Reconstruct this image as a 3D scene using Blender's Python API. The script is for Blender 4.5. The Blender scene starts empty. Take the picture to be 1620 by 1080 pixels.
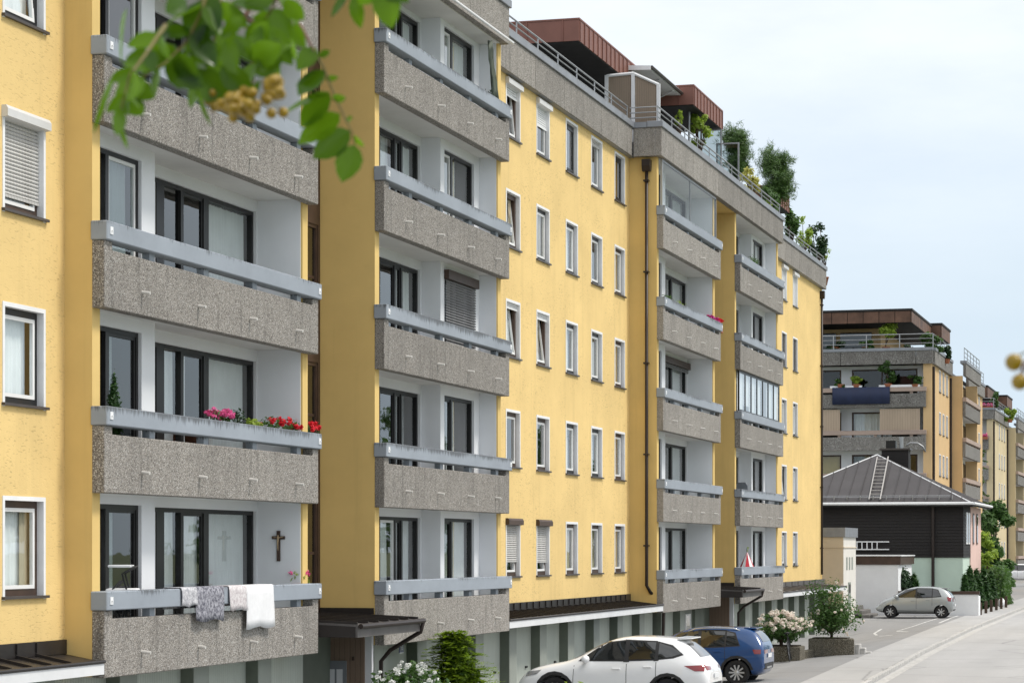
import bpy, bmesh, math, random
from mathutils import Vector, Matrix
from mathutils.bvhtree import BVHTree

# ------------------------------------------------------------------ camera
sc = bpy.context.scene
C = sc.collection
TH = math.atan(1095.0 / 3825.0)          # facade runs along +X, the lens is turned a little towards it
cd = bpy.data.cameras.new('camera')
cam = bpy.data.objects.new('camera', cd); C.objects.link(cam)
cd.lens = 85.0; cd.sensor_width = 36.0; cd.sensor_fit = 'HORIZONTAL'
cd.shift_y = (869.0 - 540.0) / 1620.0
cd.clip_start = 0.2; cd.clip_end = 30000
cd.dof.use_dof = True; cd.dof.focus_distance = 62.0; cd.dof.aperture_fstop = 15.0
cam.location = (0, 0, 0)
cam.rotation_euler = (math.pi / 2, 0, TH - math.pi / 2)
sc.camera = cam

# ------------------------------------------------------------------ sky and sun
SUN = Vector((0.12, -0.52, 0.85)).normalized()       # direction towards the sun
sun_el = math.asin(SUN.z)
w = bpy.data.worlds.new('World'); sc.world = w; w.use_nodes = True
nt = w.node_tree; nt.nodes.clear()
out = nt.nodes.new('ShaderNodeOutputWorld'); bg = nt.nodes.new('ShaderNodeBackground')
sky = nt.nodes.new('ShaderNodeTexSky'); sky.sky_type = 'NISHITA'; sky.sun_disc = False
sky.sun_elevation = sun_el; sky.sun_rotation = math.atan2(SUN.x, SUN.y)
sky.air_density = 1.0; sky.dust_density = 1.2; sky.ozone_density = 1.0; sky.altitude = 400
tc = nt.nodes.new('ShaderNodeTexCoord')
mp = nt.nodes.new('ShaderNodeMapping'); mp.inputs['Scale'].default_value = (1.0, 1.0, 3.2)
nz = nt.nodes.new('ShaderNodeTexNoise'); nz.inputs['Scale'].default_value = 2.6; nz.inputs['Detail'].default_value = 7; nz.inputs['Roughness'].default_value = .55
rp = nt.nodes.new('ShaderNodeMapRange'); rp.inputs[1].default_value = .32; rp.inputs[2].default_value = .62; rp.inputs[3].default_value = .60; rp.inputs[4].default_value = 1.0
mx = nt.nodes.new('ShaderNodeMix'); mx.data_type = 'RGBA'
sx_ = nt.nodes.new('ShaderNodeSeparateXYZ'); nt.links.new(tc.outputs['Generated'], sx_.inputs[0])
er = nt.nodes.new('ShaderNodeMapRange'); er.inputs[1].default_value = .09; er.inputs[2].default_value = .25; nt.links.new(sx_.outputs[2], er.inputs[0])
vc = nt.nodes.new('ShaderNodeMix'); vc.data_type = 'RGBA'; vc.inputs['A'].default_value = (5.2, 6.1, 6.9, 1); vc.inputs['B'].default_value = (9.2, 9.3, 9.45, 1)
nt.links.new(er.outputs[0], vc.inputs['Factor']); nt.links.new(vc.outputs['Result'], mx.inputs['B'])    # a thin bright veil of cloud over the blue, paler high up
nt.links.new(tc.outputs['Generated'], mp.inputs[0]); nt.links.new(mp.outputs[0], nz.inputs[0])
nt.links.new(nz.outputs[0], rp.inputs[0]); nt.links.new(rp.outputs[0], mx.inputs['Factor'])
nt.links.new(sky.outputs[0], mx.inputs['A']); nt.links.new(mx.outputs['Result'], bg.inputs[0])
bg.inputs[1].default_value = 0.105
nt.links.new(bg.outputs[0], out.inputs[0])
sl = bpy.data.lights.new('sun', 'SUN'); sl.energy = 2.2; sl.angle = math.radians(12); sl.color = (1.0, .95, .87)
so = bpy.data.objects.new('sun', sl); C.objects.link(so); so.rotation_euler = SUN.to_track_quat('Z', 'Y').to_euler()
sc.view_settings.view_transform = 'Standard'; sc.view_settings.look = 'None'
sc.view_settings.exposure = 0.40; sc.view_settings.gamma = 1.0; sc.view_settings.use_curve_mapping = False

sc.cycles.max_bounces = 6; sc.cycles.diffuse_bounces = 3; sc.cycles.glossy_bounces = 3; sc.cycles.transmission_bounces = 4; sc.cycles.transparent_max_bounces = 10
# ------------------------------------------------------------------ helpers
R = random.Random(11)
I4 = Matrix.Identity(4)
OFF = {}
def tag(o, label=None, cat=None, group=None, kind=None):
    if label: o['label'] = label
    if cat: o['category'] = cat
    if group: o['group'] = group
    if kind: o['kind'] = kind
    return o
def thing(name, label, cat, loc=(0, 0, 0), group=None, rz=0.0, world=False):
    o = bpy.data.objects.new(name, None); C.objects.link(o); o.empty_display_size = .2
    o.location = loc; o.rotation_euler = (0, 0, rz)
    tag(o, label, cat, group)
    if world: OFF[o.name] = Matrix.Translation(-Vector(loc))     # its parts are written in world coordinates
    return o
def link(name, me, mat, parent=None):
    o = bpy.data.objects.new(name, me); C.objects.link(o)
    if mat is not None and not me.materials: me.materials.append(mat)
    if parent is not None:
        o.parent = parent
        if parent.name in OFF: o.matrix_parent_inverse = OFF[parent.name]
    return o
def dup(root, loc=None, rz=None, label=None, scale=None):
    r = root.copy(); C.objects.link(r)
    if loc is not None: r.location = loc
    if rz is not None: r.rotation_euler = (0, 0, rz)
    if scale is not None: r.scale = (scale,) * 3
    if label: r['label'] = label
    for ch in list(root.children):
        c = ch.copy(); C.objects.link(c); c.parent = r
        for g in list(ch.children):
            d = g.copy(); C.objects.link(d); d.parent = c
    return r

class MB:
    """collects simple solids and links them as one mesh"""
    def __init__(s, T=None): s.v = []; s.f = []; s.T = T
    def add(s, vs, fs):
        n = len(s.v); s.v += [tuple(p) for p in vs]; s.f += [tuple(i + n for i in f) for f in fs]; return s
    def box(s, x0, x1, y0, y1, z0, z1):
        return s.add([(x0,y0,z0),(x1,y0,z0),(x1,y1,z0),(x0,y1,z0),(x0,y0,z1),(x1,y0,z1),(x1,y1,z1),(x0,y1,z1)],
              [(0,3,2,1),(4,5,6,7),(0,1,5,4),(1,2,6,5),(2,3,7,6),(3,0,4,7)])
    def quad(s, a, b, c, d): return s.add([a, b, c, d], [(0, 1, 2, 3)])
    def prism(s, poly, y0, y1):           # polygon in x,z pushed along y
        n = len(poly)
        return s.add([(p[0], y0, p[1]) for p in poly] + [(p[0], y1, p[1]) for p in poly],
              [tuple(range(n)), tuple(range(2*n-1, n-1, -1))] + [(i, i+n, (i+1) % n + n, (i+1) % n) for i in range(n)])
    def prismz(s, poly, z0, z1):
        n = len(poly)
        return s.add([(p[0], p[1], z0) for p in poly] + [(p[0], p[1], z1) for p in poly],
              [tuple(range(n-1, -1, -1)), tuple(range(n, 2*n))] + [(i, (i+1) % n, (i+1) % n + n, i+n) for i in range(n)])
    def prismx(s, poly, x0, x1):          # polygon in y,z pushed along x
        n = len(poly)
        return s.add([(x0, p[0], p[1]) for p in poly] + [(x1, p[0], p[1]) for p in poly],
              [tuple(range(n-1, -1, -1)), tuple(range(n, 2*n))] + [(i, (i+1) % n, (i+1) % n + n, i+n) for i in range(n)])
    def tube(s, pts, r, n=8, caps=True):
        pts = [Vector(p) for p in pts]; rs = r if isinstance(r, (list, tuple)) else [r] * len(pts)
        b = len(s.v); up = None
        for i, p in enumerate(pts):
            t = (pts[min(i+1, len(pts)-1)] - pts[max(i-1, 0)]).normalized()
            if up is None:
                up = Vector((0, 0, 1)) if abs(t.z) < .9 else Vector((1, 0, 0))
            u = t.cross(up); u = u.normalized() if u.length > 1e-5 else t.orthogonal().normalized()
            q = u.cross(t).normalized(); up = q
            for k in range(n):
                a = 2 * math.pi * k / n
                s.v.append(tuple(p + (u * math.cos(a) + q * math.sin(a)) * rs[i]))
        for i in range(len(pts) - 1):
            for k in range(n):
                s.f.append((b+i*n+k, b+i*n+(k+1) % n, b+(i+1)*n+(k+1) % n, b+(i+1)*n+k))
        if caps:
            s.f.append(tuple(b+k for k in range(n-1, -1, -1))); s.f.append(tuple(b+(len(pts)-1)*n+k for k in range(n)))
        return s
    def lathe(s, prof, n=24, M=None):     # profile (r, h) about the local z axis
        M = M or I4; b = len(s.v)
        for (r, h) in prof:
            for k in range(n):
                a = 2*math.pi*k/n; s.v.append(tuple(M @ Vector((r*math.cos(a), r*math.sin(a), h))))
        for i in range(len(prof)-1):
            for k in range(n):
                s.f.append((b+i*n+k, b+i*n+(k+1) % n, b+(i+1)*n+(k+1) % n, b+(i+1)*n+k))
        s.f.append(tuple(b+k for k in range(n-1, -1, -1))); s.f.append(tuple(b+(len(prof)-1)*n+k for k in range(n)))
        return s
    def mesh(s, name, smooth=False):
        vs = s.v if s.T is None else [tuple(s.T @ Vector(p)) for p in s.v]
        me = bpy.data.meshes.new(name); me.from_pydata(vs, [], s.f); me.update()
        if smooth:
            me.polygons.foreach_set('use_smooth', [True] * len(me.polygons))
        return me
    def build(s, name, mat, parent=None, smooth=False, bevel=0, seg=1):
        o = link(name, s.mesh(name, smooth), mat, parent)
        if bevel:
            m = o.modifiers.new('bevel', 'BEVEL'); m.width = bevel; m.segments = seg; m.limit_method = 'ANGLE'; m.angle_limit = .7
        return o

# ------------------------------------------------------------------ materials
class NT:
    def __init__(s, name):
        s.m = bpy.data.materials.new(name); s.m.use_nodes = True; s.t = s.m.node_tree
        s.b = s.t.nodes['Principled BSDF']; s.o = s.t.nodes['Material Output']
        s.tc = s.t.nodes.new('ShaderNodeTexCoord')
    def n(s, kind, **kw):
        d = s.t.nodes.new('ShaderNode' + kind)
        for k, v in kw.items():
            if k in ('ins',):
                for a, b in v.items(): d.inputs[a].default_value = b
            else: setattr(d, k, v)
        return d
    def l(s, a, b): s.t.links.new(a, b)
    def co(s, scale=(1, 1, 1), which='Object', rot=(0, 0, 0)):
        m = s.n('Mapping'); m.inputs['Scale'].default_value = scale; m.inputs['Rotation'].default_value = rot
        s.l(s.tc.outputs[which], m.inputs[0]); return m.outputs[0]
    def noise(s, scale=(1, 1, 1), detail=4, rough=.55, which='Object', sc_=1.0):
        d = s.n('TexNoise'); d.inputs['Scale'].default_value = sc_; d.inputs['Detail'].default_value = detail; d.inputs['Roughness'].default_value = rough
        s.l(s.co(scale, which), d.inputs['Vector']); return d.outputs[0]
    def rng(s, src, a, b, c=0., d=1.):
        m = s.n('MapRange'); m.inputs[1].default_value = a; m.inputs[2].default_value = b; m.inputs[3].default_value = c; m.inputs[4].default_value = d
        s.l(src, m.inputs[0]); return m.outputs[0]
    def math(s, op, a, b=None):
        m = s.n('Math', operation=op)
        for i, q in enumerate((a, b)):
            if q is None: continue
            if isinstance(q, (int, float)): m.inputs[i].default_value = q
            else: s.l(q, m.inputs[i])
        return m.outputs[0]
    def mix(s, fac, a, b, blend='MIX'):
        m = s.n('Mix', data_type='RGBA', blend_type=blend)
        for key, q in (('Factor', fac), ('A', a), ('B', b)):
            if isinstance(q, (int, float)): m.inputs[key].default_value = q
            elif isinstance(q, tuple): m.inputs[key].default_value = q if len(q) == 4 else q + (1,)
            else: s.l(q, m.inputs[key])
        return m.outputs['Result']
    def bump(s, h, strength=.5, dist=.01):
        b = s.n('Bump'); b.inputs['Strength'].default_value = strength; b.inputs['Distance'].default_value = dist
        s.l(h, b.inputs['Height']); s.l(b.outputs[0], s.b.inputs['Normal']); return b
    def col(s, c):
        if isinstance(c, tuple): s.b.inputs['Base Color'].default_value = c if len(c) == 4 else c + (1,)
        else: s.l(c, s.b.inputs['Base Color'])
    def set(s, rough=None, metal=None, spec=None, coat=None):
        if rough is not None: s.b.inputs['Roughness'].default_value = rough
        if metal is not None: s.b.inputs['Metallic'].default_value = metal
        if spec is not None: s.b.inputs['Specular IOR Level'].default_value = spec
        if coat: s.b.inputs['Coat Weight'].default_value = coat; s.b.inputs['Coat Roughness'].default_value = .03
        return s
def dk(c, k): return tuple(x * k for x in c[:3])
def plain(name, c, rough=.7, metal=0, var=.18, vs=1.3, bump=0, bs=60, spec=.4, coat=0):
    t = NT(name); t.set(rough, metal, spec, coat)
    if var:
        f = t.rng(t.noise((vs,)*3, 5, .6), .3, .7); t.col(t.mix(f, dk(c, 1 - var), dk(c, 1 + var*.6)))
    else: t.col(c)
    if bump: t.bump(t.noise((bs,)*3, 3), bump, .01)
    return t.m

def m_plaster(name, c, scratch):
    t = NT(name); t.set(.92, 0, .2)
    big = t.rng(t.noise((.35, .35, .5), 5, .6), .3, .72)
    base = t.mix(big, dk(c, .89), dk(c, 1.06))
    base = t.mix(t.rng(t.noise((1.7, 1.7, 1.1), 6, .7), .55, .75, 0, .16), base, (c[0]*.78, c[1]*.74, c[2]*.7))
    # rain marks: soft vertical runs
    run = t.rng(t.noise((2.6, 2.6, .13), 6, .7), .52, .80, 0, .34)
    base = t.mix(run, base, dk(c, .62))
    if scratch:
        g = t.noise((9, 9, 34), 3, .6)
        groove = t.rng(g, .575, .66)
        patch = t.rng(t.noise((.9, .9, .9), 3), .40, .60)
        mk = t.math('MULTIPLY', groove, patch)
        t.col(t.mix(t.math('MULTIPLY', mk, .5), base, dk(c, .45)))
        h = t.math('ADD', t.math('MULTIPLY', t.noise((26, 26, 60), 4, .7), .55), t.math('MULTIPLY', groove, -.6))
        t.bump(h, .36, .009)
    else:
        t.col(base); t.bump(t.noise((70, 70, 70), 3, .6), .25, .006)
    return t.m
def m_aggregate(name, tint=(1, 1, 1), scale=50):
    t = NT(name); t.set(.85, 0, .3)
    v = t.n('TexVoronoi', feature='F1'); v.inputs['Scale'].default_value = scale; v.inputs['Randomness'].default_value = 1
    t.l(t.co(), v.inputs['Vector'])
    sep = t.n('SeparateColor'); t.l(v.outputs['Color'], sep.inputs[0])
    rp = t.n('ValToRGB'); cr = rp.color_ramp; cr.interpolation = 'CONSTANT'
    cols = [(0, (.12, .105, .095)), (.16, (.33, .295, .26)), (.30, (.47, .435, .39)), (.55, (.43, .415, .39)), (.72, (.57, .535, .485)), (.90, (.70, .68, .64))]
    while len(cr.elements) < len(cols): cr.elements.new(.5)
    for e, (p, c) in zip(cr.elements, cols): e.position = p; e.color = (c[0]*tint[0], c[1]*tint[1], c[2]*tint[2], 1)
    t.l(sep.outputs[0], rp.inputs[0])
    gap = t.rng(v.outputs['Distance'], .38, .62)
    c0 = t.mix(gap, rp.outputs[0], (.27*tint[0], .25*tint[1], .225*tint[2]))
    stain = t.rng(t.noise((1.1, 1.1, .5), 6, .65), .45, .75, 0, .34)
    c1 = t.mix(stain, c0, (.13, .12, .11))
    runs = t.rng(t.noise((5.5, 5.5, .45), 5, .7), .53, .72, 0, .50)          # dark water runs
    c1 = t.mix(runs, c1, (.10, .095, .085))
    oi = t.n('ObjectInfo'); br = t.rng(oi.outputs['Random'], 0, 1, .70, .90)
    hs = t.n('HueSaturation'); t.l(br, hs.inputs['Value']); t.l(c1, hs.inputs['Color']); t.col(hs.outputs[0])
    h = t.math('SUBTRACT', 1.0, v.outputs['Distance'])
    t.bump(h, .5, .012)
    return t.m
def m_rail(name, c, drip=.75):
    t = NT(name); t.set(.75, 0, .3)
    sp = t.n('SeparateXYZ'); t.l(t.tc.outputs['Generated'], sp.inputs[0])
    big = t.rng(t.noise((.8, .8, 1.2), 5, .65), .3, .7)
    base = t.mix(big, dk(c, .88), dk(c, 1.06))
    oi = t.n('ObjectInfo')
    rnd = t.rng(oi.outputs['Random'], 0, 1, -.10, .12)
    dr = t.noise((26, 26, .9), 4, .7)
    grad = t.rng(sp.outputs[2], .35, 1.0, -.22, .20)
    pat = t.rng(t.noise((.5, .5, .5), 3), .35, .65, -.14, .12)
    k = t.math('ADD', t.math('ADD', dr, grad), t.math('ADD', pat, rnd))
    mk = t.rng(k, .60, .74, 0, drip)
    t.col(t.mix(mk, base, (.075, .08, .085)))
    t.bump(t.noise((45, 45, 45), 4), .25, .008)
    return t.m
def m_glass(name, tint=(.82, .86, .86), rough=.015, k=1.0):
    t = NT(name); t.t.nodes.remove(t.b)
    tr = t.n('BsdfTransparent'); tr.inputs[0].default_value = tint + (1,)
    gl = t.n('BsdfGlossy'); gl.inputs['Roughness'].default_value = rough; gl.inputs[0].default_value = (1, 1, 1, 1)
    fr = t.n('Fresnel'); fr.inputs[0].default_value = 1.52
    b = t.n('Bump'); b.inputs['Strength'].default_value = .05; b.inputs['Distance'].default_value = .02
    t.l(t.noise((1.4, 1.4, 1.4), 2), b.inputs['Height']); t.l(b.outputs[0], gl.inputs['Normal'])
    ge = t.n('NewGeometry'); front = t.math('SUBTRACT', 1.0, ge.outputs['Backfacing'])
    ms = t.n('MixShader'); t.l(t.math('MULTIPLY', t.math('MULTIPLY', fr.outputs[0], k), front), ms.inputs[0]); t.l(tr.outputs[0], ms.inputs[1]); t.l(gl.outputs[0], ms.inputs[2])
    t.l(ms.outputs[0], t.o.inputs[0]); return t.m
def m_leaf(name, c, c2, trans=.35, rough=.5):
    t = NT(name); t.set(rough, 0, .35)
    g = t.n('NewGeometry')
    oi = t.n('ObjectInfo'); fr = t.math('FRACT', t.math('ADD', g.outputs['Random Per Island'], t.math('MULTIPLY', oi.outputs['Random'], 7.3)))
    cc = t.mix(fr, c, c2)
    t.col(cc)
    tl = t.n('BsdfTranslucent'); t.l(t.mix(.5, cc, dk(c2, 1.9)), tl.inputs[0])
    ms = t.n('MixShader'); ms.inputs[0].default_value = trans
    t.l(t.b.outputs[0], ms.inputs[1]); t.l(tl.outputs[0], ms.inputs[2]); t.l(ms.outputs[0], t.o.inputs[0]); return t.m
def m_seam(name, c, rough=.45, metal=.3, pitch=0):
    return plain(name, c, rough, metal, .25, 1.7, .1, 9)
def m_ribbed(name, c, pitch=11, strength=.6, rough=.6):
    t = NT(name); t.set(rough, 0, .35)
    sp = t.n('SeparateXYZ'); t.l(t.tc.outputs['Object'], sp.inputs[0])
    fx = t.math('FRACT', t.math('MULTIPLY', t.math('ADD', sp.outputs[0], sp.outputs[1]), pitch))
    gr = t.rng(t.math('ABSOLUTE', t.math('SUBTRACT', fx, .5)), .40, .48)
    base = t.mix(t.rng(t.noise((1.5, 1.5, .4), 5, .65), .3, .72), dk(c, .86), dk(c, 1.06))
    t.col(t.mix(t.math('MULTIPLY', gr, .5), base, dk(c, .4)))
    t.bump(t.math('SUBTRACT', 1.0, gr), strength, .01); return t.m
def m_boards(name, c, pitch=7.0, rough=.7):
    t = NT(name); t.set(rough, 0, .3)
    base = t.mix(t.rng(t.noise((.6, .6, 14), 5, .65), .3, .7), dk(c, .7), dk(c, 1.3))
    t.col(base); t.bump(t.noise((2, 2, 50), 3), .3, .006); return t.m
def m_asphalt(name, c, patch=True):
    t = NT(name); t.set(.93, 0, .2)
    b = t.mix(t.rng(t.noise((.12, .35, .35), 6, .6), .32, .68), dk(c, .80), dk(c, 1.12))
    b = t.mix(t.rng(t.noise((.018, .85, .85), 5, .6), .42, .66, 0, .30), b, dk(c, .62))        # tyre-worn lanes
    b = t.mix(t.rng(t.noise((.55, .8, .8), 3, .5), .62, .68, 0, .22), b, dk(c, .5))            # oil and repair patches
    b = t.mix(t.rng(t.noise((38, 38, 38), 4, .8), .35, .7), dk(c, .75), b)
    v = t.n('TexVoronoi', feature='DISTANCE_TO_EDGE'); v.inputs['Scale'].default_value = .22
    wv = t.n('Mix', data_type='RGBA'); wv.inputs['Factor'].default_value = .12
    t.l(t.co(), wv.inputs['A']); nn = t.n('TexNoise'); nn.inputs['Scale'].default_value = 1.4; t.l(t.co(), nn.inputs['Vector']); t.l(nn.outputs['Color'], wv.inputs['B'])
    t.l(wv.outputs['Result'], v.inputs['Vector'])
    crack = t.rng(v.outputs['Distance'], .0, .012, .55, 0)
    t.col(t.mix(crack, b, dk(c, .35)))
    t.bump(t.noise((55, 55, 55), 4, .7), .4, .008); return t.m

MT = dict(
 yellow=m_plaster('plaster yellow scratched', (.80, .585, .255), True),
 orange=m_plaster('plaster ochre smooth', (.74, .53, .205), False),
 aggr=m_aggregate('exposed aggregate'),
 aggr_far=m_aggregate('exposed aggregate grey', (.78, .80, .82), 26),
 rail=m_rail('blue grey painted concrete', (.31, .345, .39)),
 rail_brown=m_rail('mauve brown painted rail', (.40, .31, .26), .3),
 cap=plain('grey sheet metal capping', (.27, .285, .31), .5, .3, .15, 2.0, .05),
 white=plain('white loggia paint', (.80, .815, .84), .8, 0, .06, .6, .1, 40),
 ceil=plain('white ceiling paint', (.70, .69, .67), .85, 0, .10, .8, .1, 40),
 trim=plain('white window surround', (.80, .81, .82), .6, 0, .07, 3),
 pvc=plain('white window sash', (.80, .80, .79), .35, 0, .03, 3),
 frame=plain('anthracite window frame', (.014, .013, .013), .4, .1, .2, 3),
 brown=plain('dark brown frame', (.070, .042, .030), .5, 0, .3, 3),
 sill=plain('dark sheet sill', (.085, .075, .072), .45, .3, .2, 3),
 glass=m_glass('window glass', (.96, .98, .98), .015, 1.5),
 spout=plain('pale drain pipe', (.66, .64, .60), .5, .2, .1, 4),
 glass_dim=m_glass('dark window glass', (.72, .76, .76), .015, 1.6),
 glass_clear=m_glass('clear loggia glass', (.96, .97, .97), .01, .35),
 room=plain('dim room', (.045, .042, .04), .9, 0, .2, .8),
 curtain=plain('net curtain', (.84, .85, .85), .9, 0, .08, 2),
 drape=plain('beige drape', (.50, .42, .30), .9, 0, .15, 2),
 shutter=m_ribbed('light shutter', (.54, .53, .51)),
 shutter_grey=m_ribbed('grey shutter', (.20, .20, .205)),
 bracket=plain('bare metal', (.55, .54, .52), .4, .8, .1, 4),
 seam=m_seam('black brown roof sheet', (.036, .031, .029)),
 seam_top=plain('grey weathered roof sheet', (.13, .12, .115), .5, .2, .3, 1.2),
 fascia=plain('white fascia board', (.72, .73, .74), .6, 0, .08, 1.5),
 gdoor=m_ribbed('pale green garage door', (.47, .51, .455)),
 gpier=plain('green grey garage pier', (.29, .315, .28), .7, 0, .12, 1.2, .1),
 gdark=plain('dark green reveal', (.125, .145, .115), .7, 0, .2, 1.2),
 entry=m_ribbed('brown ribbed entrance boarding', (.26, .185, .135), 9),
 copper=plain('red brown copper sheet', (.225, .10, .075), .55, .1, .14, 1.5, .05),
 copper_old=plain('weathered rust brown sheet', (.16, .085, .055), .6, .1, .5, .9, .1),
 soffit=plain('black soffit boards', (.022, .021, .021), .8, 0, .3, 2),
 steel=plain('galvanised steel', (.36, .37, .38), .42, .6, .12, 3),
 gutter=plain('brown painted gutter', (.034, .024, .020), .45, .2, .25, 3),
 wood=m_ribbed('grey reed screen', (.30, .235, .175), 14),
 litwall=plain('sunlit cream render', (.72, .695, .64), .9, 0, .08, .8, .2, 40),
 boxwhite=plain('off white shutter box', (.62, .62, .61), .5, 0, .08, 3),
 beige=plain('beige render', (.62, .53, .40), .9, 0, .1, .7, .15, 50),
 whitewall=plain('white render', (.80, .81, .82), .9, 0, .08, .8, .2, 40),
 mint=plain('mint green render', (.52, .64, .55), .9, 0, .08, .6, .2, 40),
 pink=plain('pink render', (.70, .50, .44), .9, 0, .08, .7, .2, 40),
 timber=m_boards('black brown boarding', (.020, .018, .018)),
 roofsheet=plain('grey brown roof sheet', (.055, .049, .049), .5, .15, .22, .55, .05, 8),
 gold=plain('gold tinted blind', (.48, .36, .13), .4, 0, .1, 2),
 blind=m_ribbed('beige blind', (.44, .345, .255), 6, .2),
 tarp=plain('navy blue tarpaulin', (.016, .026, .07), .55, 0, .2, 1.5, .3, 4),
 tan=m_plaster('tan plaster', (.66, .46, .245), False),
 cream=m_plaster('cream plaster', (.62, .52, .335), False),
 asphalt=m_asphalt('forecourt asphalt', (.32, .318, .316)),
 road=m_asphalt('road asphalt pale', (.46, .455, .45)),
 walk=m_asphalt('pavement asphalt', (.47, .465, .458)),
 kerb=plain('granite kerb', (.46, .45, .43), .85, 0, .3, 6, .3, 40),
 line=plain('worn white paint', (.60, .60, .59), .85, 0, .45, 3),
 soil=plain('soil', (.06, .045, .03), .95, 0, .3, 9, .5, 30),
 planter=m_aggregate('mossy concrete planter', (.52, .50, .42), 34),
 bark=plain('bark', (.075, .05, .036), .9, 0, .3, 14, .5, 60),
 twig=plain('red brown twig', (.20, .095, .06), .6, 0, .3, 60),
 leaf=m_leaf('leaf mid', (.035, .085, .018), (.075, .15, .032)),
 leaf_dark=m_leaf('leaf dark', (.016, .042, .016), (.035, .075, .026), .2),
 leaf_lime=m_leaf('leaf lime', (.17, .26, .03), (.30, .40, .055), .4),
 leaf_gold=m_leaf('leaf yellow', (.30, .30, .06), (.48, .46, .13), .4),
 leaf_pine=m_leaf('needles', (.030, .075, .018), (.10, .18, .04), .15),
 leaf_yew=m_leaf('yew green', (.055, .115, .010), (.25, .36, .025), .3),
 leaf_thuja=m_leaf('thuja', (.018, .055, .014), (.045, .11, .022), .2),
 leaf_rowan=m_leaf('rowan leaflet', (.010, .042, .006), (.115, .225, .006), .5, .2),
 berry=plain('ripening rowan berry', (.30, .19, .003), .35, 0, .3, 40, spec=.5),
 blossom=m_leaf('cream blossom', (.72, .57, .50), (.80, .78, .70), .25, .8),
 blossom_w=m_leaf('white blossom', (.74, .76, .72), (.82, .82, .80), .25, .8),
 pinkf=m_leaf('pink petals', (.60, .06, .22), (.75, .16, .38), .25, .7),
 redf=m_leaf('red petals', (.55, .012, .022), (.70, .03, .05), .2, .7),
 violetf=m_leaf('purple petals', (.30, .03, .28), (.62, .05, .20), .2, .7),
 terracotta=plain('terracotta', (.33, .12, .06), .8, 0, .2, 8),
 tyre=plain('tyre rubber', (.018, .018, .019), .8, 0, .2, 20),
 rim=plain('alloy', (.55, .56, .57), .3, .85, .05, 6),
 carglass=plain('tinted car glass', (.010, .012, .013), .03, 0, 0, spec=.9, coat=.6),
 blackplastic=plain('black plastic', (.022, .022, .023), .55, 0, .1, 10),
 lampred=plain('tail lamp', (.22, .008, .012), .12, 0, 0, coat=1),
 lampclear=plain('head lamp', (.30, .31, .32), .08, .3, 0, coat=1),
 chrome=plain('chrome', (.7, .7, .7), .12, 1, 0),
 plate=plain('number plate', (.75, .76, .77), .4, 0, .05, 30),
 wht=plain('car white', (.86, .865, .87), .35, 0, 0, coat=1),
 blu=plain('car blue metallic', (.0015, .048, .18), .3, 0, 0, coat=1),
 slv=plain('car silver', (.36, .385, .39), .38, .55, 0, coat=1),
 black=plain('black steel', (.02, .02, .021), .45, .3, .1, 10),
 fig=plain('carved figure', (.45, .33, .20), .6, 0, .2, 30),
 stone=plain('rough stone step', (.17, .16, .15), .9, 0, .35, 6, .5, 30),
 red=plain('red fabric', (.50, .03, .05), .8, 0, .1, 8),
 white_cloth=plain('white towel', (.80, .80, .81), .95, 0, .05, 12, .4, 160),
 skybluecar=plain('car pale blue', (.25, .52, .62), .35, .2, 0, coat=1),
)
def m_towel(name, a, b, sc_=16):
    t = NT(name); t.set(.95, 0, .1)
    t.col(t.mix(t.rng(t.noise((sc_,)*3, 6, .75), .42, .58), a, b)); t.bump(t.noise((150,)*3, 2), .4, .004); return t.m
MT['towel_grey'] = m_towel('grey patterned towel', (.10, .10, .125), (.40, .40, .44))
MT['towel_pink'] = m_towel('pale pink mottled towel', (.48, .43, .44), (.72, .69, .69), 22)
MT['towel_light'] = m_towel('light grey towel', (.30, .30, .33), (.62, .62, .64), 20)
# ------------------------------------------------------------------ ground
def lerp_pts(pts, x):
    if x <= pts[0][0]: return pts[0][1]
    for (a, ya), (b, yb) in zip(pts, pts[1:]):
        if x <= b: return ya + (yb - ya) * (x - a) / (b - a)
    return pts[-1][1]
def sst(a, b, x):
    t = min(1, max(0, (x - a) / (b - a))); return t * t * (3 - 2 * t)
KERB = [(-60, 8.0), (0, 8.3), (63, 8.85), (84, 9.45), (105, 9.75), (126, 9.75), (170, 9.5), (400, 8.0), (3000, 5)]
INNER = [(-60, 9.6), (63, 10.45), (84, 10.95), (105, 11.3), (126, 11.4), (170, 11.2), (400, 9.8), (3000, 7)]
ZL = [(-60, -4.3), (60, -3.62), (137, -3.17), (200, -3.05), (400, -3.0), (3000, -3.0)]
ZF = [(-60, -3.95), (55, -3.70), (104, -3.76), (111, -3.62), (118, -3.29), (137, -3.17), (200, -3.05), (3000, -3.0)]
def gz(x, y):
    t = sst(10.8, 14.5, y); return lerp_pts(ZL, x) * (1 - t) + lerp_pts(ZF, x) * t
XS = [-60 + 3*i for i in range(90)] + [215, 240, 270, 310, 360, 430, 520, 700, 1000, 1500, 3000]
def sheet(name, mat, ys, lift, xs=XS, zf=None):
    m = MB(); n = None
    for x in xs:
        yy = ys(x); n = len(yy)
        for y in yy: m.v.append((x, y, (zf or gz)(x, y) + lift))
    for i in range(len(xs) - 1):
        for j in range(n - 1):
            m.f.append((i*n+j, (i+1)*n+j, (i+1)*n+j+1, i*n+j+1))
    o = m.build(name, mat); tag(o, kind='structure'); return o
sheet('ground', plain('rough grass ground', (.10, .12, .05), .95, 0, .4, .6, .4, 20), lambda x: [-900, -200, -60, -2, 11, 13, 15.5, 30, 80, 300, 1500], -.35)
sheet('road', MT['road'], lambda x: [lerp_pts(KERB, x) - 8.5, lerp_pts(KERB, x) - 4, lerp_pts(KERB, x) - .14], -.11)
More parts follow.
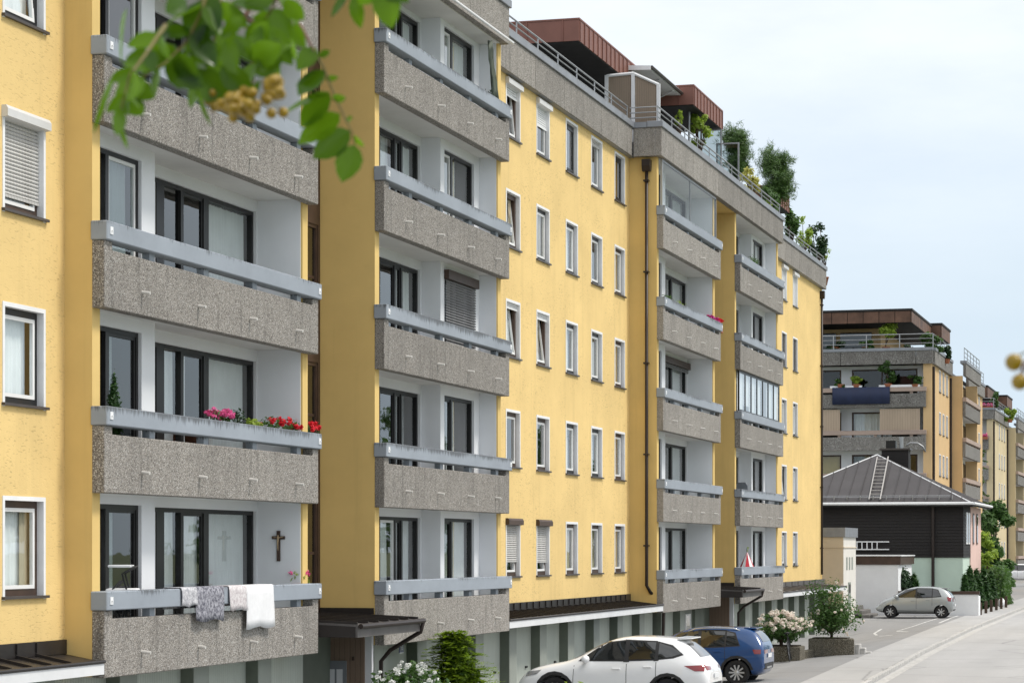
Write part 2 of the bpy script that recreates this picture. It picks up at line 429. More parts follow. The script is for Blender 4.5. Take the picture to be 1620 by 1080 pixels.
sheet('pavement', MT['walk'], lambda x: [lerp_pts(KERB, x), (lerp_pts(KERB, x) + lerp_pts(INNER, x)) / 2, lerp_pts(INNER, x)], .0)
sheet('forecourt', MT['asphalt'], lambda x: [lerp_pts(INNER, x) + .02, 11.9, 12.6, 13.3, 14, 14.8, 15.5, 17, 22, 40], -.012)
sheet('gutter_strip', MT['kerb'], lambda x: [lerp_pts(KERB, x) - .5, lerp_pts(KERB, x) - .2], -.104)
# kerb: a real step, stone by stone where the stones are near, one run beyond
m = MB()
for i in range(len(XS) - 1):
    a, b = XS[i], XS[i+1]
    if 51 <= a < 111: continue
    ya, yb = lerp_pts(KERB, a), lerp_pts(KERB, b); za, zb = gz(a, ya), gz(b, yb)
    m.add([(a, ya-.14, za-.3), (b, yb-.14, zb-.3), (b, yb, zb-.3), (a, ya, za-.3), (a, ya-.14, za+.006), (b, yb-.14, zb+.006), (b, yb, zb+.006), (a, ya, za+.006)],
          [(0,3,2,1),(4,5,6,7),(0,1,5,4),(1,2,6,5),(2,3,7,6),(3,0,4,7)])
kerb = m.build('kerb', MT['kerb']); tag(kerb, kind='structure')
x = 51.0
while x < 111:
    a, b = x + .008, x + .992
    ya, yb = lerp_pts(KERB, a), lerp_pts(KERB, b); za, zb = gz(a, ya), gz(b, yb); j = R.uniform(-.006, .008)
    m = MB().add([(a, ya-.14+j, za-.3), (b, yb-.14+j, zb-.3), (b, yb+j, zb-.3), (a, ya+j, za-.3), (a, ya-.14+j, za+.006+j), (b, yb-.14+j, zb+.006+j), (b, yb+j, zb+.006+j), (a, ya+j, za+.006+j)],
          [(0,3,2,1),(4,5,6,7),(0,1,5,4),(1,2,6,5),(2,3,7,6),(3,0,4,7)])
    m.build('kerb_stone', MT['kerb'], kerb, bevel=.012); x += 1.0
# worn painted lines of the parking bays
def ground_line(pts, wd, mat='line', name='parking_line', lift=.006):
    m = MB()
    for (a, b) in zip(pts, pts[1:]):
        a, b = Vector(a), Vector(b); d = (b - a).normalized(); s = Vector((-d.y, d.x)) * wd / 2; n = max(1, int((b-a).length / .7))
        for i in range(n):
            p, q = a + (b-a)*i/n, a + (b-a)*(i+1)/n
            c = [p - s, q - s, q + s, p + s]; k = len(m.v)
            m.v += [(v.x, v.y, gz(v.x, v.y) - .012 + lift) for v in c]; m.f.append((k, k+1, k+2, k+3))
    o = m.build(name, MT[mat]); tag(o, kind='structure')
ground_line([(100.5, 12.4), (103.2, 13.3), (107.0, 14.0), (111, 14.2)], .11)
ground_line([(103.5, 12.1), (107, 13.0), (121, 12.1)], .10)
ground_line([(112, 11.7), (124, 11.75)], .12)

# ------------------------------------------------------------------ facade building kit
ZR = lambda k: -.63 + 2.8 * k            # top of the balcony rail of storey k
RF, PF, SF, WF = 15.91, 15.97, 16.18, 17.04
def wall(name, mat, root, x0, x1, z0, z1, y, holes, depth=.22, T=None):
    """a wall with real openings: front skin and reveals"""
    xs = sorted(set([x0, x1] + [min(max(h[i], x0), x1) for h in holes for i in (0, 1)]))
    zs = sorted(set([z0, z1] + [min(max(h[i], z0), z1) for h in holes for i in (2, 3)]))
    m = MB(T); idx = {}
    def V(i, j):
        if (i, j) not in idx: idx[i, j] = len(m.v); m.v.append((xs[i], y, zs[j]))
        return idx[i, j]
    for i in range(len(xs) - 1):
        for j in range(len(zs) - 1):
            cx, cz = (xs[i]+xs[i+1])/2, (zs[j]+zs[j+1])/2
            if any(h[0] < cx < h[1] and h[2] < cz < h[3] for h in holes): continue
            m.f.append((V(i, j), V(i+1, j), V(i+1, j+1), V(i, j+1)))
    for a, b, c, d in holes:
        m.quad((a, y, c), (a, y, d), (a, y+depth, d), (a, y+depth, c)); m.quad((b, y, d), (b, y, c), (b, y+depth, c), (b, y+depth, d))
        m.quad((a, y, d), (b, y, d), (b, y+depth, d), (a, y+depth, d)); m.quad((b, y, c), (a, y, c), (a, y+depth, c), (b, y+depth, c))
    return m.build(name, mat, root)
def curtain_mesh(x0, x1, z0, z1, y, T, amp=.03, pitch=.16, seed=0):
    m = MB(T); n = max(4, int((x1 - x0) / .035)); rr = random.Random(seed); ph = rr.uniform(0, 6)
    for i in range(n + 1):
        x = x0 + (x1 - x0) * i / n
        a = amp * (math.sin(x / pitch * 6.28 + ph) + .5 * math.sin(x / pitch * 2.7 + 2*ph))
        m.v += [(x, y + a, z0), (x, y + a * .6, z1)]
    for i in range(n): m.f.append((2*i, 2*i+2, 2*i+3, 2*i+1))
    return m
def ring(m, x0, x1, z0, z1, w, y0, y1):       # four butted bars
    m.box(x0, x0 + w, y0, y1, z0, z1); m.box(x1 - w, x1, y0, y1, z0, z1)
    m.box(x0 + w, x1 - w, y0, y1, z0, z0 + w); m.box(x0 + w, x1 - w, y0, y1, z1 - w, z1); return m
def room_box(x0, x1, z0, z1, y, T, d=1.5):
    m = MB(T); y1 = y + d
    m.quad((x0, y, z0), (x0, y1, z0), (x0, y1, z1), (x0, y, z1)); m.quad((x1, y, z0), (x1, y, z1), (x1, y1, z1), (x1, y1, z0))
    m.quad((x0, y, z1), (x0, y1, z1), (x1, y1, z1), (x1, y, z1)); m.quad((x0, y, z0), (x1, y, z0), (x1, y1, z0), (x0, y1, z0))
    m.quad((x0, y1, z0), (x1, y1, z0), (x1, y1, z1), (x0, y1, z1)); return m
wseed = [0]
def window(root, x0, x1, z0, z1, y, frame='frame', sash='pvc', cur='curtain', shut=0, box=None, tilt=0, T=None, sill=True, glass='glass', shmat='shutter', trim=True, detail=True):
    """tilt-and-turn window; x0..z1 is the outside of its white surround"""
    wseed[0] += 1; sd = wseed[0]
    t = .065 if trim else 0
    a, b, c, d = x0 + t, x1 - t, z0 + .05, z1 - t
    fr = ring(MB(T), a, b, c, d, .12, y + .10, y + .17).build('window', MT[frame], root)
    if trim:
        m = MB(T); m.box(x0, a, y - .012, y + .10, z0, z1); m.box(b, x1, y - .012, y + .10, z0, z1); m.box(a, b, y - .012, y + .10, d, z1)
        m.build('window_surround', MT['trim'], fr)
    if sill: MB(T).box(x0 - .02, x1 + .05, y - .055, y + .12, z0 + .012, z0 + .052).build('sill', MT['sill'], fr)
    ia, ib, ic, id_ = a + .105, b - .105, c + .105, d - .105
    tl = math.radians(tilt)
    Ts = (T or I4) @ Matrix.Translation((0, y + .12, ic)) @ Matrix.Rotation(-tl, 4, 'X') @ Matrix.Translation((0, -(y + .12), -ic))
    ring(MB(Ts), ia, ib, ic, id_, .055, y + .085, y + .14).build('sash', MT[sash], fr)
    MB(Ts).box(ia + .055, ib - .055, y + .105, y + .112, ic + .055, id_ - .055).build('pane', MT[glass], fr)
    if cur:
        k = R.random()
        m = curtain_mesh(ia, ib, ic, id_, y + .24, T, .02, .13, sd)
        m.build('curtain', MT[cur], fr, True)
        if k < .35: curtain_mesh(ib - .28, ib + .1, ic, id_, y + .20, T, .015, .12, sd + 7).build('drape', MT['drape'], fr, True)
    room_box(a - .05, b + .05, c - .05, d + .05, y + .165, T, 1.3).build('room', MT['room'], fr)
    if shut:
        h = (d - c) * shut; n = max(2, int(h / .055)); m = MB(T)
        for i in range(n):
            za = d - (i + 1) * h / n; zb = d - i * h / n
            m.add([(a, y+.075, za+.006), (b, y+.075, za+.006), (b, y+.062, (za+zb)/2), (a, y+.062, (za+zb)/2), (b, y+.078, zb), (a, y+.078, zb)], [(0, 1, 2, 3), (3, 2, 4, 5)])
        m.box(a, b, y + .06, y + .082, d - h - .03, d - h + .008)
        m.build('roller_shutter', MT[shmat], fr)
    if box:
        pr = [(y + .10, z1 + .0), (y - .07, z1 - .0), (y - .10, z1 - .05), (y - .10, z1 - .16), (y + .06, z1 - .18)]
        MB(T).prismx([(p[0], p[1] + .02) for p in pr], x0 - .015, x1 + .015).build('shutter_box', MT[box], fr)
    return fr
def hole(x0, x1, z0, z1): return (x0 + .03, x1 - .03, z0 + .02, z1 - .03)

def glazing(root, x0, x1, z0, z1, y, panels, T=None, frame='frame', detail=True):
    """full-height loggia glazing; panels: (xa, xb, sash material or None, curtain or None, tint, opening slide)"""
    wseed[0] += 1
    fr = ring(MB(T), x0, x1, z0, z1, .075, y + .06, y + .15).build('patio_door', MT[frame], root)
    for i, (a, b, sash, cur, gl) in enumerate(panels):
        if i: MB(T).box(panels[i-1][1] + .002, a - .002, y + .055, y + .155, z0 + .075, z1 - .075).build('mullion', MT[frame], fr)
        zz0, zz1 = z0 + .075, z1 - .075
        if sash:
            ring(MB(T), a, b, zz0, zz1, .055, y + .075, y + .135).build('sash', MT[sash], fr)
            MB(T).box(a + .055, b - .055, y + .10, y + .106, zz0 + .055, zz1 - .055).build('pane', MT[gl], fr)
        else:
            MB(T).box(a, b, y + .11, y + .116, zz0, zz1).build('pane', MT[gl], fr)
        if cur:
            w_ = b - a; s0, s1 = (a, b) if R.random() < .8 else (a + .0, a + w_ * R.uniform(.4, .8))
            curtain_mesh(s0, s1, zz0, zz1, y + .21 + .03 * (i % 2), T, .032, .15, wseed[0] * 9 + i).build('curtain', MT[cur], fr, True)
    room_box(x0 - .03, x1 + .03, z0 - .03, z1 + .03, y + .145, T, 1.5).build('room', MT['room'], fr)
    return fr

def balcony(root, xa, xb, k, T=None, y=PF, rail='rail', conc='aggr', sink=.21, spouts=True, slots=4, low=-1.31, filled=False):
    """aggregate parapet with a painted rail on short posts"""
    z = ZR(k); e = .28
    pr = [(xa, z+low), (xb, z+low), (xb, z-.29), (xb-e, z-.29), (xb-e, z-.42), (xa+e, z-.42), (xa+e, z-.29), (xa, z-.29)]
    p = MB(T).prism(pr, y, y + sink).build('balcony_parapet', MT[conc], root, bevel=.012)
    MB(T).box(xa - .035, xb + .035, y - .06, y + sink + .008, z - .288, z).build('rail', MT[rail], p, bevel=.014)
    n = slots
    for i in range(n):
        u = xa + e + (xb - xa - 2*e) * (i + .72) / n
        MB(T).box(u - .10, u + .10, y + .05, y + sink - .03, z - .419, z - .29).build('rail_post', MT[rail], p)
    if filled: MB(T).box(xa + e + .01, xb - e - .01, y + .11, y + .13, z - .419, z - .29).build('slot_panel', MT['cap'], p)
    if spouts:
        for u in (1.36, 3.57, 5.77, 7.97):
            x = xa + u * (xb - xa) / 9.15 + R.uniform(-.04, .04); j = R.uniform(-.012, .012)
            MB(T).tube([(x, y + .02, z - .955 + j), (x + R.uniform(-.01, .01), y - R.uniform(.13, .155), z - .975 + j)], .027, 8).build('drain_spout', MT['spout'], p)
        for u in (xa + .11, xb - .09):
            m = MB(T).box(u - .05, u + .05, y - .072, y - .058, z - .20, z - .085)
            m.tube([(u, y - .07, z - .143), (u, y - .09, z - .143)], .017, 6); m.build('anchor_plate', MT['trim'], p)
    return p

def bay(root, X, kind, floors, glazed=()):
    """a loggia stack between X and X+9.15; 'L' has its near wall on the left, 'R' on the right"""
    W_ = 9.15; z0, z1 = -1.94, 12.07
    for (a, b) in ((X, X + .27), (X + W_ - .27, X + W_)):
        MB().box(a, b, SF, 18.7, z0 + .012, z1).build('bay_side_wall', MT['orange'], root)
    for (a, b) in ((X + .27, X + .29), (X + W_ - .29, X + W_ - .27)):
        MB().box(a, b, SF + .035, 17.3, z0 + .02, z1 - .01).build('loggia_side_wall', MT['white'], root)
    n0, n1, d0, d1 = (X+.29, X+3.27, X+3.27, X+W_-.29) if kind == 'L' else (X+5.80, X+W_-.29, X+.29, X+5.80)
    yn, yd = SF + .45, SF + .90
    if kind == 'L': wn, wd = (X+.52, X+2.75), (X+3.75, X+8.82)
    else: wn, wd = (X+6.1, X+8.43), (X+1.0, X+5.70)
    hn = []; hd = []
    for k in floors:
        za, zb = ZR(k) - 1.04, ZR(k) + 1.35
        hn.append((wn[0], wn[1], za, zb)); hd.append((wd[0], wd[1], za, zb))
    wall('loggia_wall', MT['white'], root, n0, n1, z0, z1, yn, hn, .16)
    wall('loggia_wall', MT['white'], root, d0, d1, z0, z1, yd, hd, .16)
    xe = n1 if kind == 'L' else n0
    MB().box(xe - .08, xe + .0, yn + .002, yd, z0, z1).build('loggia_return', MT['white'], root) if kind == 'L' else \
        MB().box(xe - .002, xe + .08, yn + .002, yd, z0, z1).build('loggia_return', MT['white'], root)
    for k in floors:
        z = ZR(k); za, zb = z - 1.04, z + 1.35
        MB().box(X + .295, X + W_ - .295, PF + .16, 18.6, z - 1.24, z - 1.06).build('balcony_slab', MT['ceil'], root)
        balcony(root, X - .01, X + W_ + .01, k, filled=(glazed and k in glazed))
        cu = lambda: 'curtain' if R.random() < .72 else None
        gl = lambda: R.choice(['glass', 'glass', 'glass_dim'])
        wh = lambda p=.5: 'pvc' if R.random() < p else 'frame'
        a, b = wn; c, d = wd
        if kind == 'L':
            glazing(root, a, b, za, zb, yn, [(a+.075, a+1.0, None, cu(), gl()), (a+1.12, b-.075, wh(.6), cu(), gl())])
            glazing(root, c, d, za, zb, yd, [(c+.075, c+.70, wh(.8), None, gl()), (c+1.02, c+1.72, None, cu(), gl()),
                     (c+1.83, c+2.72, 'frame', cu(), gl()), (c+2.95, d-.10, None, 'curtain', 'glass')])
        else:
            glazing(root, a, b, za, zb, yn, [(a+.075, a+.66, wh(.7), cu(), gl()), (a+.80, b-.075, None, 'curtain', 'glass')])
            glazing(root, c, d, za, zb, yd, [(c+.075, c+1.9, None, cu(), gl()), (c+2.1, c+3.05, wh(.3), cu(), gl()), (c+3.15, c+3.5, 'frame', None, gl()), (c+3.62, d-.09, None, 'curtain', 'glass')])
    MB().box(X + .295, X + W_ - .295, PF + .16, 18.6, z1 - .03, z1 + .15).build('balcony_slab', MT['ceil'], root)

# ------------------------------------------------------------------ the long yellow apartment building
AB = thing('apartment_building', 'long yellow apartment block with rows of pebbled concrete balconies filling the left', 'building', (33, 17, -3.9), world=True)
XA, XB, XC, XE = 33.43, 46.40, 72.70, 85.53
FL = [0, 1, 2, 3, 4]
bay(AB, XA, 'L', FL[:5]); bay(AB, XB, 'R', FL); bay(AB, XC, 'L', FL); bay(AB, XE, 'R', FL)
W0F = SF + .46
# plain wall sections with single windows
def wsec(x0, x1, y, centres, wd, spec):
    holes = []
    for ci, cx in enumerate(centres):
        for k in FL:
            a, b, c, d = cx - wd/2, cx + wd/2, ZR(k) - .10, ZR(k) + 1.41
            holes.append(hole(a, b, c, d))
            kw = dict(spec.get((ci, k), {}))
            window(AB, a, b, c, d, y, **kw)
    wall('facade_wall', MT['yellow'], AB, x0, x1, -1.75, 12.10, y, holes)
B_ = 'brown'
wsec(26.0, XA, W0F, [29.15, 32.12], 1.34, {(1, 2): dict(shut=.84, box='boxwhite', frame=B_), (1, 1): {}, (1, 0): dict(frame='brown'), (1, 3): dict(tilt=4), (1, 4): dict(tilt=4)})
wsec(XB + 9.15, XC, WF, [59.61, 62.53, 65.60, 68.49, 71.38], 1.34, {
  (0, 4): dict(shut=.22, box='boxwhite', shmat='trim', tilt=5, cur=None, frame=B_), (1, 4): dict(shut=.42, box='boxwhite', shmat='trim', cur=None),
  (2, 4): dict(shut=.0, cur=None, sash='frame', glass='glass_dim'), (3, 4): dict(cur=None, shut=.1), (4, 4): dict(cur=None, sash='frame', glass='glass_dim'),
  (0, 3): dict(tilt=6, frame=B_), (2, 3): dict(), (4, 3): dict(frame=B_), (3, 3): dict(cur=None),
  (0, 2): dict(tilt=7, shut=.09, box=None, shmat='trim', frame=B_), (1, 2): dict(tilt=7, shut=.10, shmat='trim', frame=B_, cur='drape'), (4, 2): dict(frame=B_),
  (0, 1): dict(cur=None, glass='glass_dim', frame=B_), (1, 1): dict(cur=None, frame=B_), (2, 1): {}, (3, 1): {}, (4, 1): dict(frame=B_),
  (0, 0): dict(shut=.72, box=B_, tilt=4, cur=None, frame=B_), (1, 0): dict(shut=.74, box=B_, tilt=5, cur=None, frame=B_),
  (2, 0): dict(frame=B_), (3, 0): dict(frame=B_), (4, 0): dict(frame=B_)})
def lowered(x0, x1, k, y, frac, boxmat, shmat='shutter_grey'):     # roller shutter let down over a loggia opening
    z1 = ZR(k) + 1.35; h = 2.3 * frac; bx = MB().box(x0 - .03, x1 + .03, y - .12, y - .002, z1 - .16, z1 + .05).build('shutter_box', MT[boxmat], AB)
    m = MB(); n = int(h / .06)
    for i in range(n):
        a = z1 - .16 - (i + 1) * h / n; b = z1 - .16 - i * h / n
        m.add([(x0, y - .03, a + .008), (x1, y - .03, a + .008), (x1, y - .048, (a+b)/2), (x0, y - .048, (a+b)/2), (x1, y - .028, b), (x0, y - .028, b)], [(0, 1, 2, 3), (3, 2, 4, 5)])
    m.build('roller_shutter', MT[shmat], bx)
lowered(XB + 6.1, XB + 8.43, 2, SF + .45, .8, 'brown'); lowered(XC + 3.75, XC + 8.82, 2, SF + .90, .06, 'brown')
wsec(XE + 9.15, 111.4, WF, [98.35, 101.25, 104.10], 1.26, {(1, 4): dict(shut=.9, box='boxwhite', shmat='trim'), (2, 4): dict(shut=.97, box='boxwhite', shmat='trim'),
  (1, 3): dict(shut=.98, shmat='sill'), (2, 3): dict(shut=.98, shmat='sill'), (1, 1): dict(tilt=6)})
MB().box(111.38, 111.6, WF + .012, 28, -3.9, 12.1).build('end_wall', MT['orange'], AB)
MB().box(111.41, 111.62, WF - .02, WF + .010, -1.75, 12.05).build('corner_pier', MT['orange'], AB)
# stair recesses between the bays
def stair(x0, x1, ys):
    wall('stair_wall', MT['brown'], AB, x0, x1, -1.9, 12.1, ys, [(x0 + .35, x1 - .12, -1.4 + 2.8*i + o, -1.4 + 2.8*i + o + 2.3) for i in range(5) for o in (.1,)], .1)
    for i in range(5):
        a, b, c, d = x0 + .35, x1 - .12, -1.3 + 2.8*i, -1.3 + 2.8*i + 2.3
        f = ring(MB(), a, b, c, d, .07, ys + .02, ys + .09).build('stair_window', MT['brown'], AB)
        MB().box(a + .07, b - .07, ys + .05, ys + .056, c + 1.2, c + 1.26).build('transom', MT['brown'], f)
        MB().box(a + .07, b - .07, ys + .06, ys + .066, c + .07, d - .07).build('pane', MT['glass_dim'], f)
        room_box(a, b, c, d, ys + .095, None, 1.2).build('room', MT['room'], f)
stair(XA + 9.15, XB, 17.36); stair(XC + 9.15, XE, 17.36)
# roof edge: pebbled panels with open joints, metal capping, tube railing
def edge(x0, x1, y, joints, yb=None):
    xs = [x0] + joints + [x1]
    for a, b in zip(xs, xs[1:]):
        MB().box(a + .012, b - .012, y, y + .20, 12.06, 12.93).build('parapet_panel', MT['aggr'], AB, bevel=.01)
    MB().box(x0 + .02, x1 - .02, y + .03, y + .24, 12.09, 12.90).build('parapet_backing', MT['cap'], AB)
    MB().box(x0 - .05, x1 + .05, y - .05, y + .45, 12.932, 13.12).build('parapet_cap', MT['cap'], AB, bevel=.012)
    m = MB(); n = int((x1 - x0) / 1.9); yr = y + .14
    rl = MB().tube([(x0 + .05, yr, 13.58), (x1 - .05, yr, 13.58)], .024, 8).build('roof_railing', MT['steel'], AB)
    for zz in (13.26, 13.42): MB().tube([(x0 + .05, yr, zz), (x1 - .05, yr, zz)], .017, 6).build('railing_bar', MT['steel'], rl)
    for i in range(n + 1):
        xx = x0 + .1 + (x1 - x0 - .2) * i / n
        MB().box(xx - .025, xx + .025, yr - .012, yr + .012, 13.121, 13.565).build('railing_post', MT['steel'], rl)
edge(26, XA - .1, W0F - .17, [29.2, 31.3]); edge(XA - .02, XB - .06, PF, [36.4, 39.5, 42.6]); edge(XB, XB + 9.16, PF, [49.4, 52.4])
edge(XB + 9.2, XC - .35, 16.87, [58.1, 61.16, 64.16, 68.41]); edge(XC - .28, XE + 9.18, PF, [77.22, 81.48, 85.72, 89.84]); edge(XE + 9.25, 112.0, 16.87, [97.2, 100.6, 104.2, 108])
for xx, s in ((XB + 9.17, 1), (XC - .27, -1), (XE + 9.19, 1), (XB - .04, -1)):
    a, b = (xx - .2, xx) if s > 0 else (xx, xx + .2)
    MB().box(a, b, PF + .202, 16.86, 12.06, 12.93).build('parapet_panel', MT['aggr'], AB, bevel=.01)
    MB().box(a - .05 - .0, b + .05, PF + .46, 17.0, 12.934, 13.10).build('parapet_cap', MT['cap'], AB)
rr_ = MB()
for zz in (13.26, 13.42, 13.58): rr_.tube([(XC - .15, 16.15, zz), (XC - .15, 17.0, zz)], .02, 6)
rr_.build('roof_railing', MT['steel'], AB)
MB().box(26, 112, 17.25, 28, 12.2, 12.6).build('roof_slab', MT['cap'], AB)
MB().box(XC, XE + 9.1, 16.2, 17.25, 12.21, 12.55).build('roof_slab', MT['cap'], AB)
MB().box(26, XB + 9.1, 16.2, 17.25, 12.21, 12.55).build('roof_slab', MT['cap'], AB)
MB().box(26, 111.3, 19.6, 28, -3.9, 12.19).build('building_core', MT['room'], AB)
# soffit strip under the overhanging edge
for a, b in ((26, XA - .03), (XB + 9.18, XC - .03), (XE + 9.18, 111.9)):
    MB().box(a, b, 16.90, 17.06, 12.055, 12.10).build('eave_soffit', MT['cap'], AB)
MB().box(XA + 9.2, XB - .03, PF + .22, 17.5, 12.06, 12.10).build('eave_soffit', MT['orange'], AB)
MB().box(XC + 9.18, XE - .03, PF + .22, 17.5, 12.06, 12.10).build('eave_soffit', MT['orange'], AB)
# penthouse roofs in red brown standing-seam sheet
def seam_box(root, x0, x1, y0, y1, z0, z1, mat='copper', pitch=.55, sm=None):
    m = MB(); m.box(x0, x1, y0, y1, z0, z1)
    b = m.build('penthouse_roof', MT[mat], root)
    MB().box(x0 - .02, x1 + .02, y0 - .02, y1 + .02, z1 + .002, z1 + .05).build('roof_edge', MT[mat], b)
    MB().box(x0 + .03, x1 - .03, y0 + .03, y1 - .03, z0 - .03, z0 - .002).build('soffit', MT['soffit'], b)
    for i in range(int((x1 - x0) / pitch) + 1):
        xx = x0 + .1 + i * pitch
        if xx < x1: MB().box(xx - .018, xx + .018, y0 - .03, y0, z0, z1).build('seam', MT[mat], b)
    for i in range(int((y1 - y0) / 1.1)):
        yy = y0 + .5 + i * 1.1
        MB().box(x0 - .03, x0, yy - .015, yy + .015, z0, z1).build('seam', MT[mat], b)
    return b
seam_box(AB, 69.0, 80.5, 17.7, 27, 14.98, 15.60)
seam_box(AB, 80.05, 85.15, 16.55, 27, 15.0, 15.62)
seam_box(AB, 100.6, 104.2, 17.3, 27, 14.6, 15.25)
MB().box(70.6, 104, 20.2, 27, 12.6, 14.95).build('penthouse_wall', MT['brown'], AB)
MB().box(56, 70.5, 21.2, 27, 12.6, 14.4).build('penthouse_wall', MT['brown'], AB)
for i in range(6): MB().box(72 + 4.6*i, 75.6 + 4.6*i, 20.15, 20.19, 12.75, 14.7).build('penthouse_window', MT['glass_dim'], AB)
# rain-water pipes
def pipe(x, y, z0, z1, hopper=True, bend=True):
    pts = [(x, y, z1), (x, y, z0)]
    if bend: pts += [(x + .12, y - .1, z0 - .22), (x + .5, y - .35, z0 - .42), (x + .62, y - .4, z0 - .75), (x + .62, y - .35, -3.9)]
    p = MB().tube(pts, .052, 10).build('rainwater_pipe', MT['gutter'], AB, True)
    if hopper: MB().prism([(x - .14, z1 + .22), (x - .14, z1 + .02), (x - .07, z1 - .14), (x + .07, z1 - .14), (x + .14, z1 + .02), (x + .14, z1 + .22)], y - .13, y + .13).build('hopper_head', MT['gutter'], p)
    zz = z0 + 1.2
    while zz < z1 - .4:
        MB().box(x - .085, x + .085, y - .075, y + .09, zz, zz + .05).build('pipe_clamp', MT['gutter'], p); zz += 2.8
pipe(XC - .14, 16.47, -1.1, 11.75); pipe(111.2, 16.96, -1.15, 11.7, True, False)
# garages under the flats: piers, recessed doors, sheet roofs with standing seams
YG = 16.45
def garages(x0, n, pitch, soff=None):
    for i in range(n):
        a = x0 + i * pitch
        p = MB().box(a, a + .64, YG, YG + .6, -3.95, -1.9).build('garage_pier', MT['gpier'], AB, bevel=.008)
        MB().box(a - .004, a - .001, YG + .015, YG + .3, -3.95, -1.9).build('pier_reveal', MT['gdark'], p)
        d = MB().box(a + .645, a + pitch - .006, YG + .25, YG + .30, -3.9, -1.9).build('garage_door', MT['gdoor'], AB)
        MB().box(a + .70 + pitch * .55, a + .84 + pitch * .55, YG + .21, YG + .25, -3.02, -2.97).build('door_handle', MT['black'], d)
garages(26.3, 6, 2.9); garages(XB + .75, 3, 2.85)
garages(57.25 - 2.86*1, 7, 2.86); garages(XC + 1.9, 2, 2.86); garages(XE + .8, 3, 2.8); garages(XE + 9.3, 6, 2.75)
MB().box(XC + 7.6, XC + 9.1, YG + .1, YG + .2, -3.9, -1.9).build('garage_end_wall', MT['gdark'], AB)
MB().box(XC + 6.0, XC + 7.6, YG + .2, YG + .3, -3.9, -1.9).build('side_door', MT['gpier'], AB)
sw = ring(MB(), XC + 6.4, XC + 7.2, -2.75, -2.15, .06, YG + .16, YG + .2).build('grille_window', MT['pvc'], AB)
MB().box(XC + 6.46, XC + 7.14, YG + .17, YG + .175, -2.69, -2.21).build('pane', MT['glass_dim'], sw)
def awning(x0, x1, yw=None, zt=-1.46, ye=16.0, ze=-1.69, mat='seam', pitch=.62):
    yw = yw or WF - .02
    r = MB().prismx([(yw, zt - .12), (yw, zt - .16), (ye, ze - .04), (ye, ze)], x0, x1).build('garage_roof', MT[mat], AB)
    MB().box(x0, x1, yw - .03, yw - .002, zt - .118, zt + .10).build('flashing', MT[mat], r)
    n = int((x1 - x0) / pitch)
    for i in range(n):
        xx = x0 + .2 + i * pitch
        MB().prismx([(yw - .03, zt - .115), (yw - .03, zt - .07), (ye + .02, ze + .045), (ye + .02, ze + .002)], xx - .018, xx + .018).build('seam', MT[mat], r)
        MB().box(xx - .018, xx + .018, yw - .06, yw - .031, zt - .06, zt + .09).build('seam', MT[mat], r)
    MB().box(x0, x1, ye - .03, ye + .02, ze - .19, ze - .03).build('fascia', MT['fascia'], r)
    MB().box(x0, x1, ye + .02, yw - .03, ze - .10, ze - .065).build('eave_underside', MT['gpier'], r)
    MB().tube([(x0, ye - .035, ze + .005), (x1, ye - .035, ze + .005)], .028, 8).build('gutter', MT['seam'], r)
awning(26, XA - .02, W0F - .02); awning(XB + 9.18, XC - .04); awning(XE + 9.18, 112.3, None, mat='seam_top', pitch=1.6)
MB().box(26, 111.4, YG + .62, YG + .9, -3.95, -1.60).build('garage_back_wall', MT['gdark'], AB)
for a, b in ((XA + .02, XA + 9.13), (XB + .02, XB + 9.13), (XC + .02, XC + 9.13), (XE + .02, XE + 9.13)):
    MB().box(a, b, PF + .22, 18.5, -1.90, -1.88).build('garage_ceiling', MT['ceil'], AB)
# entrance porches between the bays
def porch(x0, x1, zt=-1.31, ye=15.2):
    yw = 17.34
    MB().box(x0 + .02, x1 - .02, 17.24, 17.32, -3.9, -1.6).build('entrance_boarding', MT['entry'], AB)
    MB().box(x1 - .16, x1 - .02, 16.35, 17.235, -3.9, -1.6).build('entrance_side_boarding', MT['entry'], AB)
    MB().box(x1 - .12, x1 - .015, 16.20, 16.345, -3.9, -1.6).build('entrance_post', MT['white'], AB)
    r = MB().prismx([(yw, zt), (yw, zt - .04), (ye, zt - .13), (ye, zt - .09)], x0 + .03, x1 - .01).build('entrance_canopy', MT['seam_top'], AB)
    MB().box(x1 - .05, x1 - .012, 16.19, yw, zt + .004, zt + .13).build('flashing', MT['seam'], r)
    n = 6
    for i in range(n + 1):
        xx = x0 + .08 + (x1 - x0 - .18) * i / n
        MB().prismx([(yw - .05, zt), (yw - .05, zt + .05), (ye + .02, zt - .04), (ye + .02, zt - .088)], xx - .02, xx + .02).build('seam', MT['seam'], r)
    MB().box(x0 + .03, x1 - .01, ye, ye + .04, zt - .33, zt - .132).build('canopy_fascia', MT['seam_top'], r)
    for (p, q) in ((x0 + .03, x0 + .07), (x1 - .05, x1 - .012)):
        MB().prismx([(yw, zt - .042), (yw, zt - .33), (ye + .042, zt - .33), (ye + .042, zt - .132)], p, q).build('canopy_side', MT['seam'], r)
    MB().box(x0 + .08, x1 - .06, ye + .05, yw, zt - .325, zt - .30).build('soffit', MT['soffit'], r)
    MB().tube([(x0 + .03, ye - .06, zt - .12), (x1 + .04, ye - .06, zt - .12)], .05, 8).build('gutter', MT['gutter'], r)
    MB().tube([(x1 + .0, ye - .06, zt - .14), (x1 + .02, ye + .0, zt - .34), (x1 + .02, 15.85, zt - .72), (x1 + .02, 16.05, zt - .95), (x1 + .02, 16.05, -3.9)], .045, 8).build('rainwater_pipe', MT['gutter'], r, True)
porch(XA + 9.16, XB - .01); porch(XC + 9.16, XE - .01)
ip = MB().box(XB - .20, XB - .171, 16.72, 17.16, -3.1, -2.25).build('intercom_panel', MT['cap'], AB)
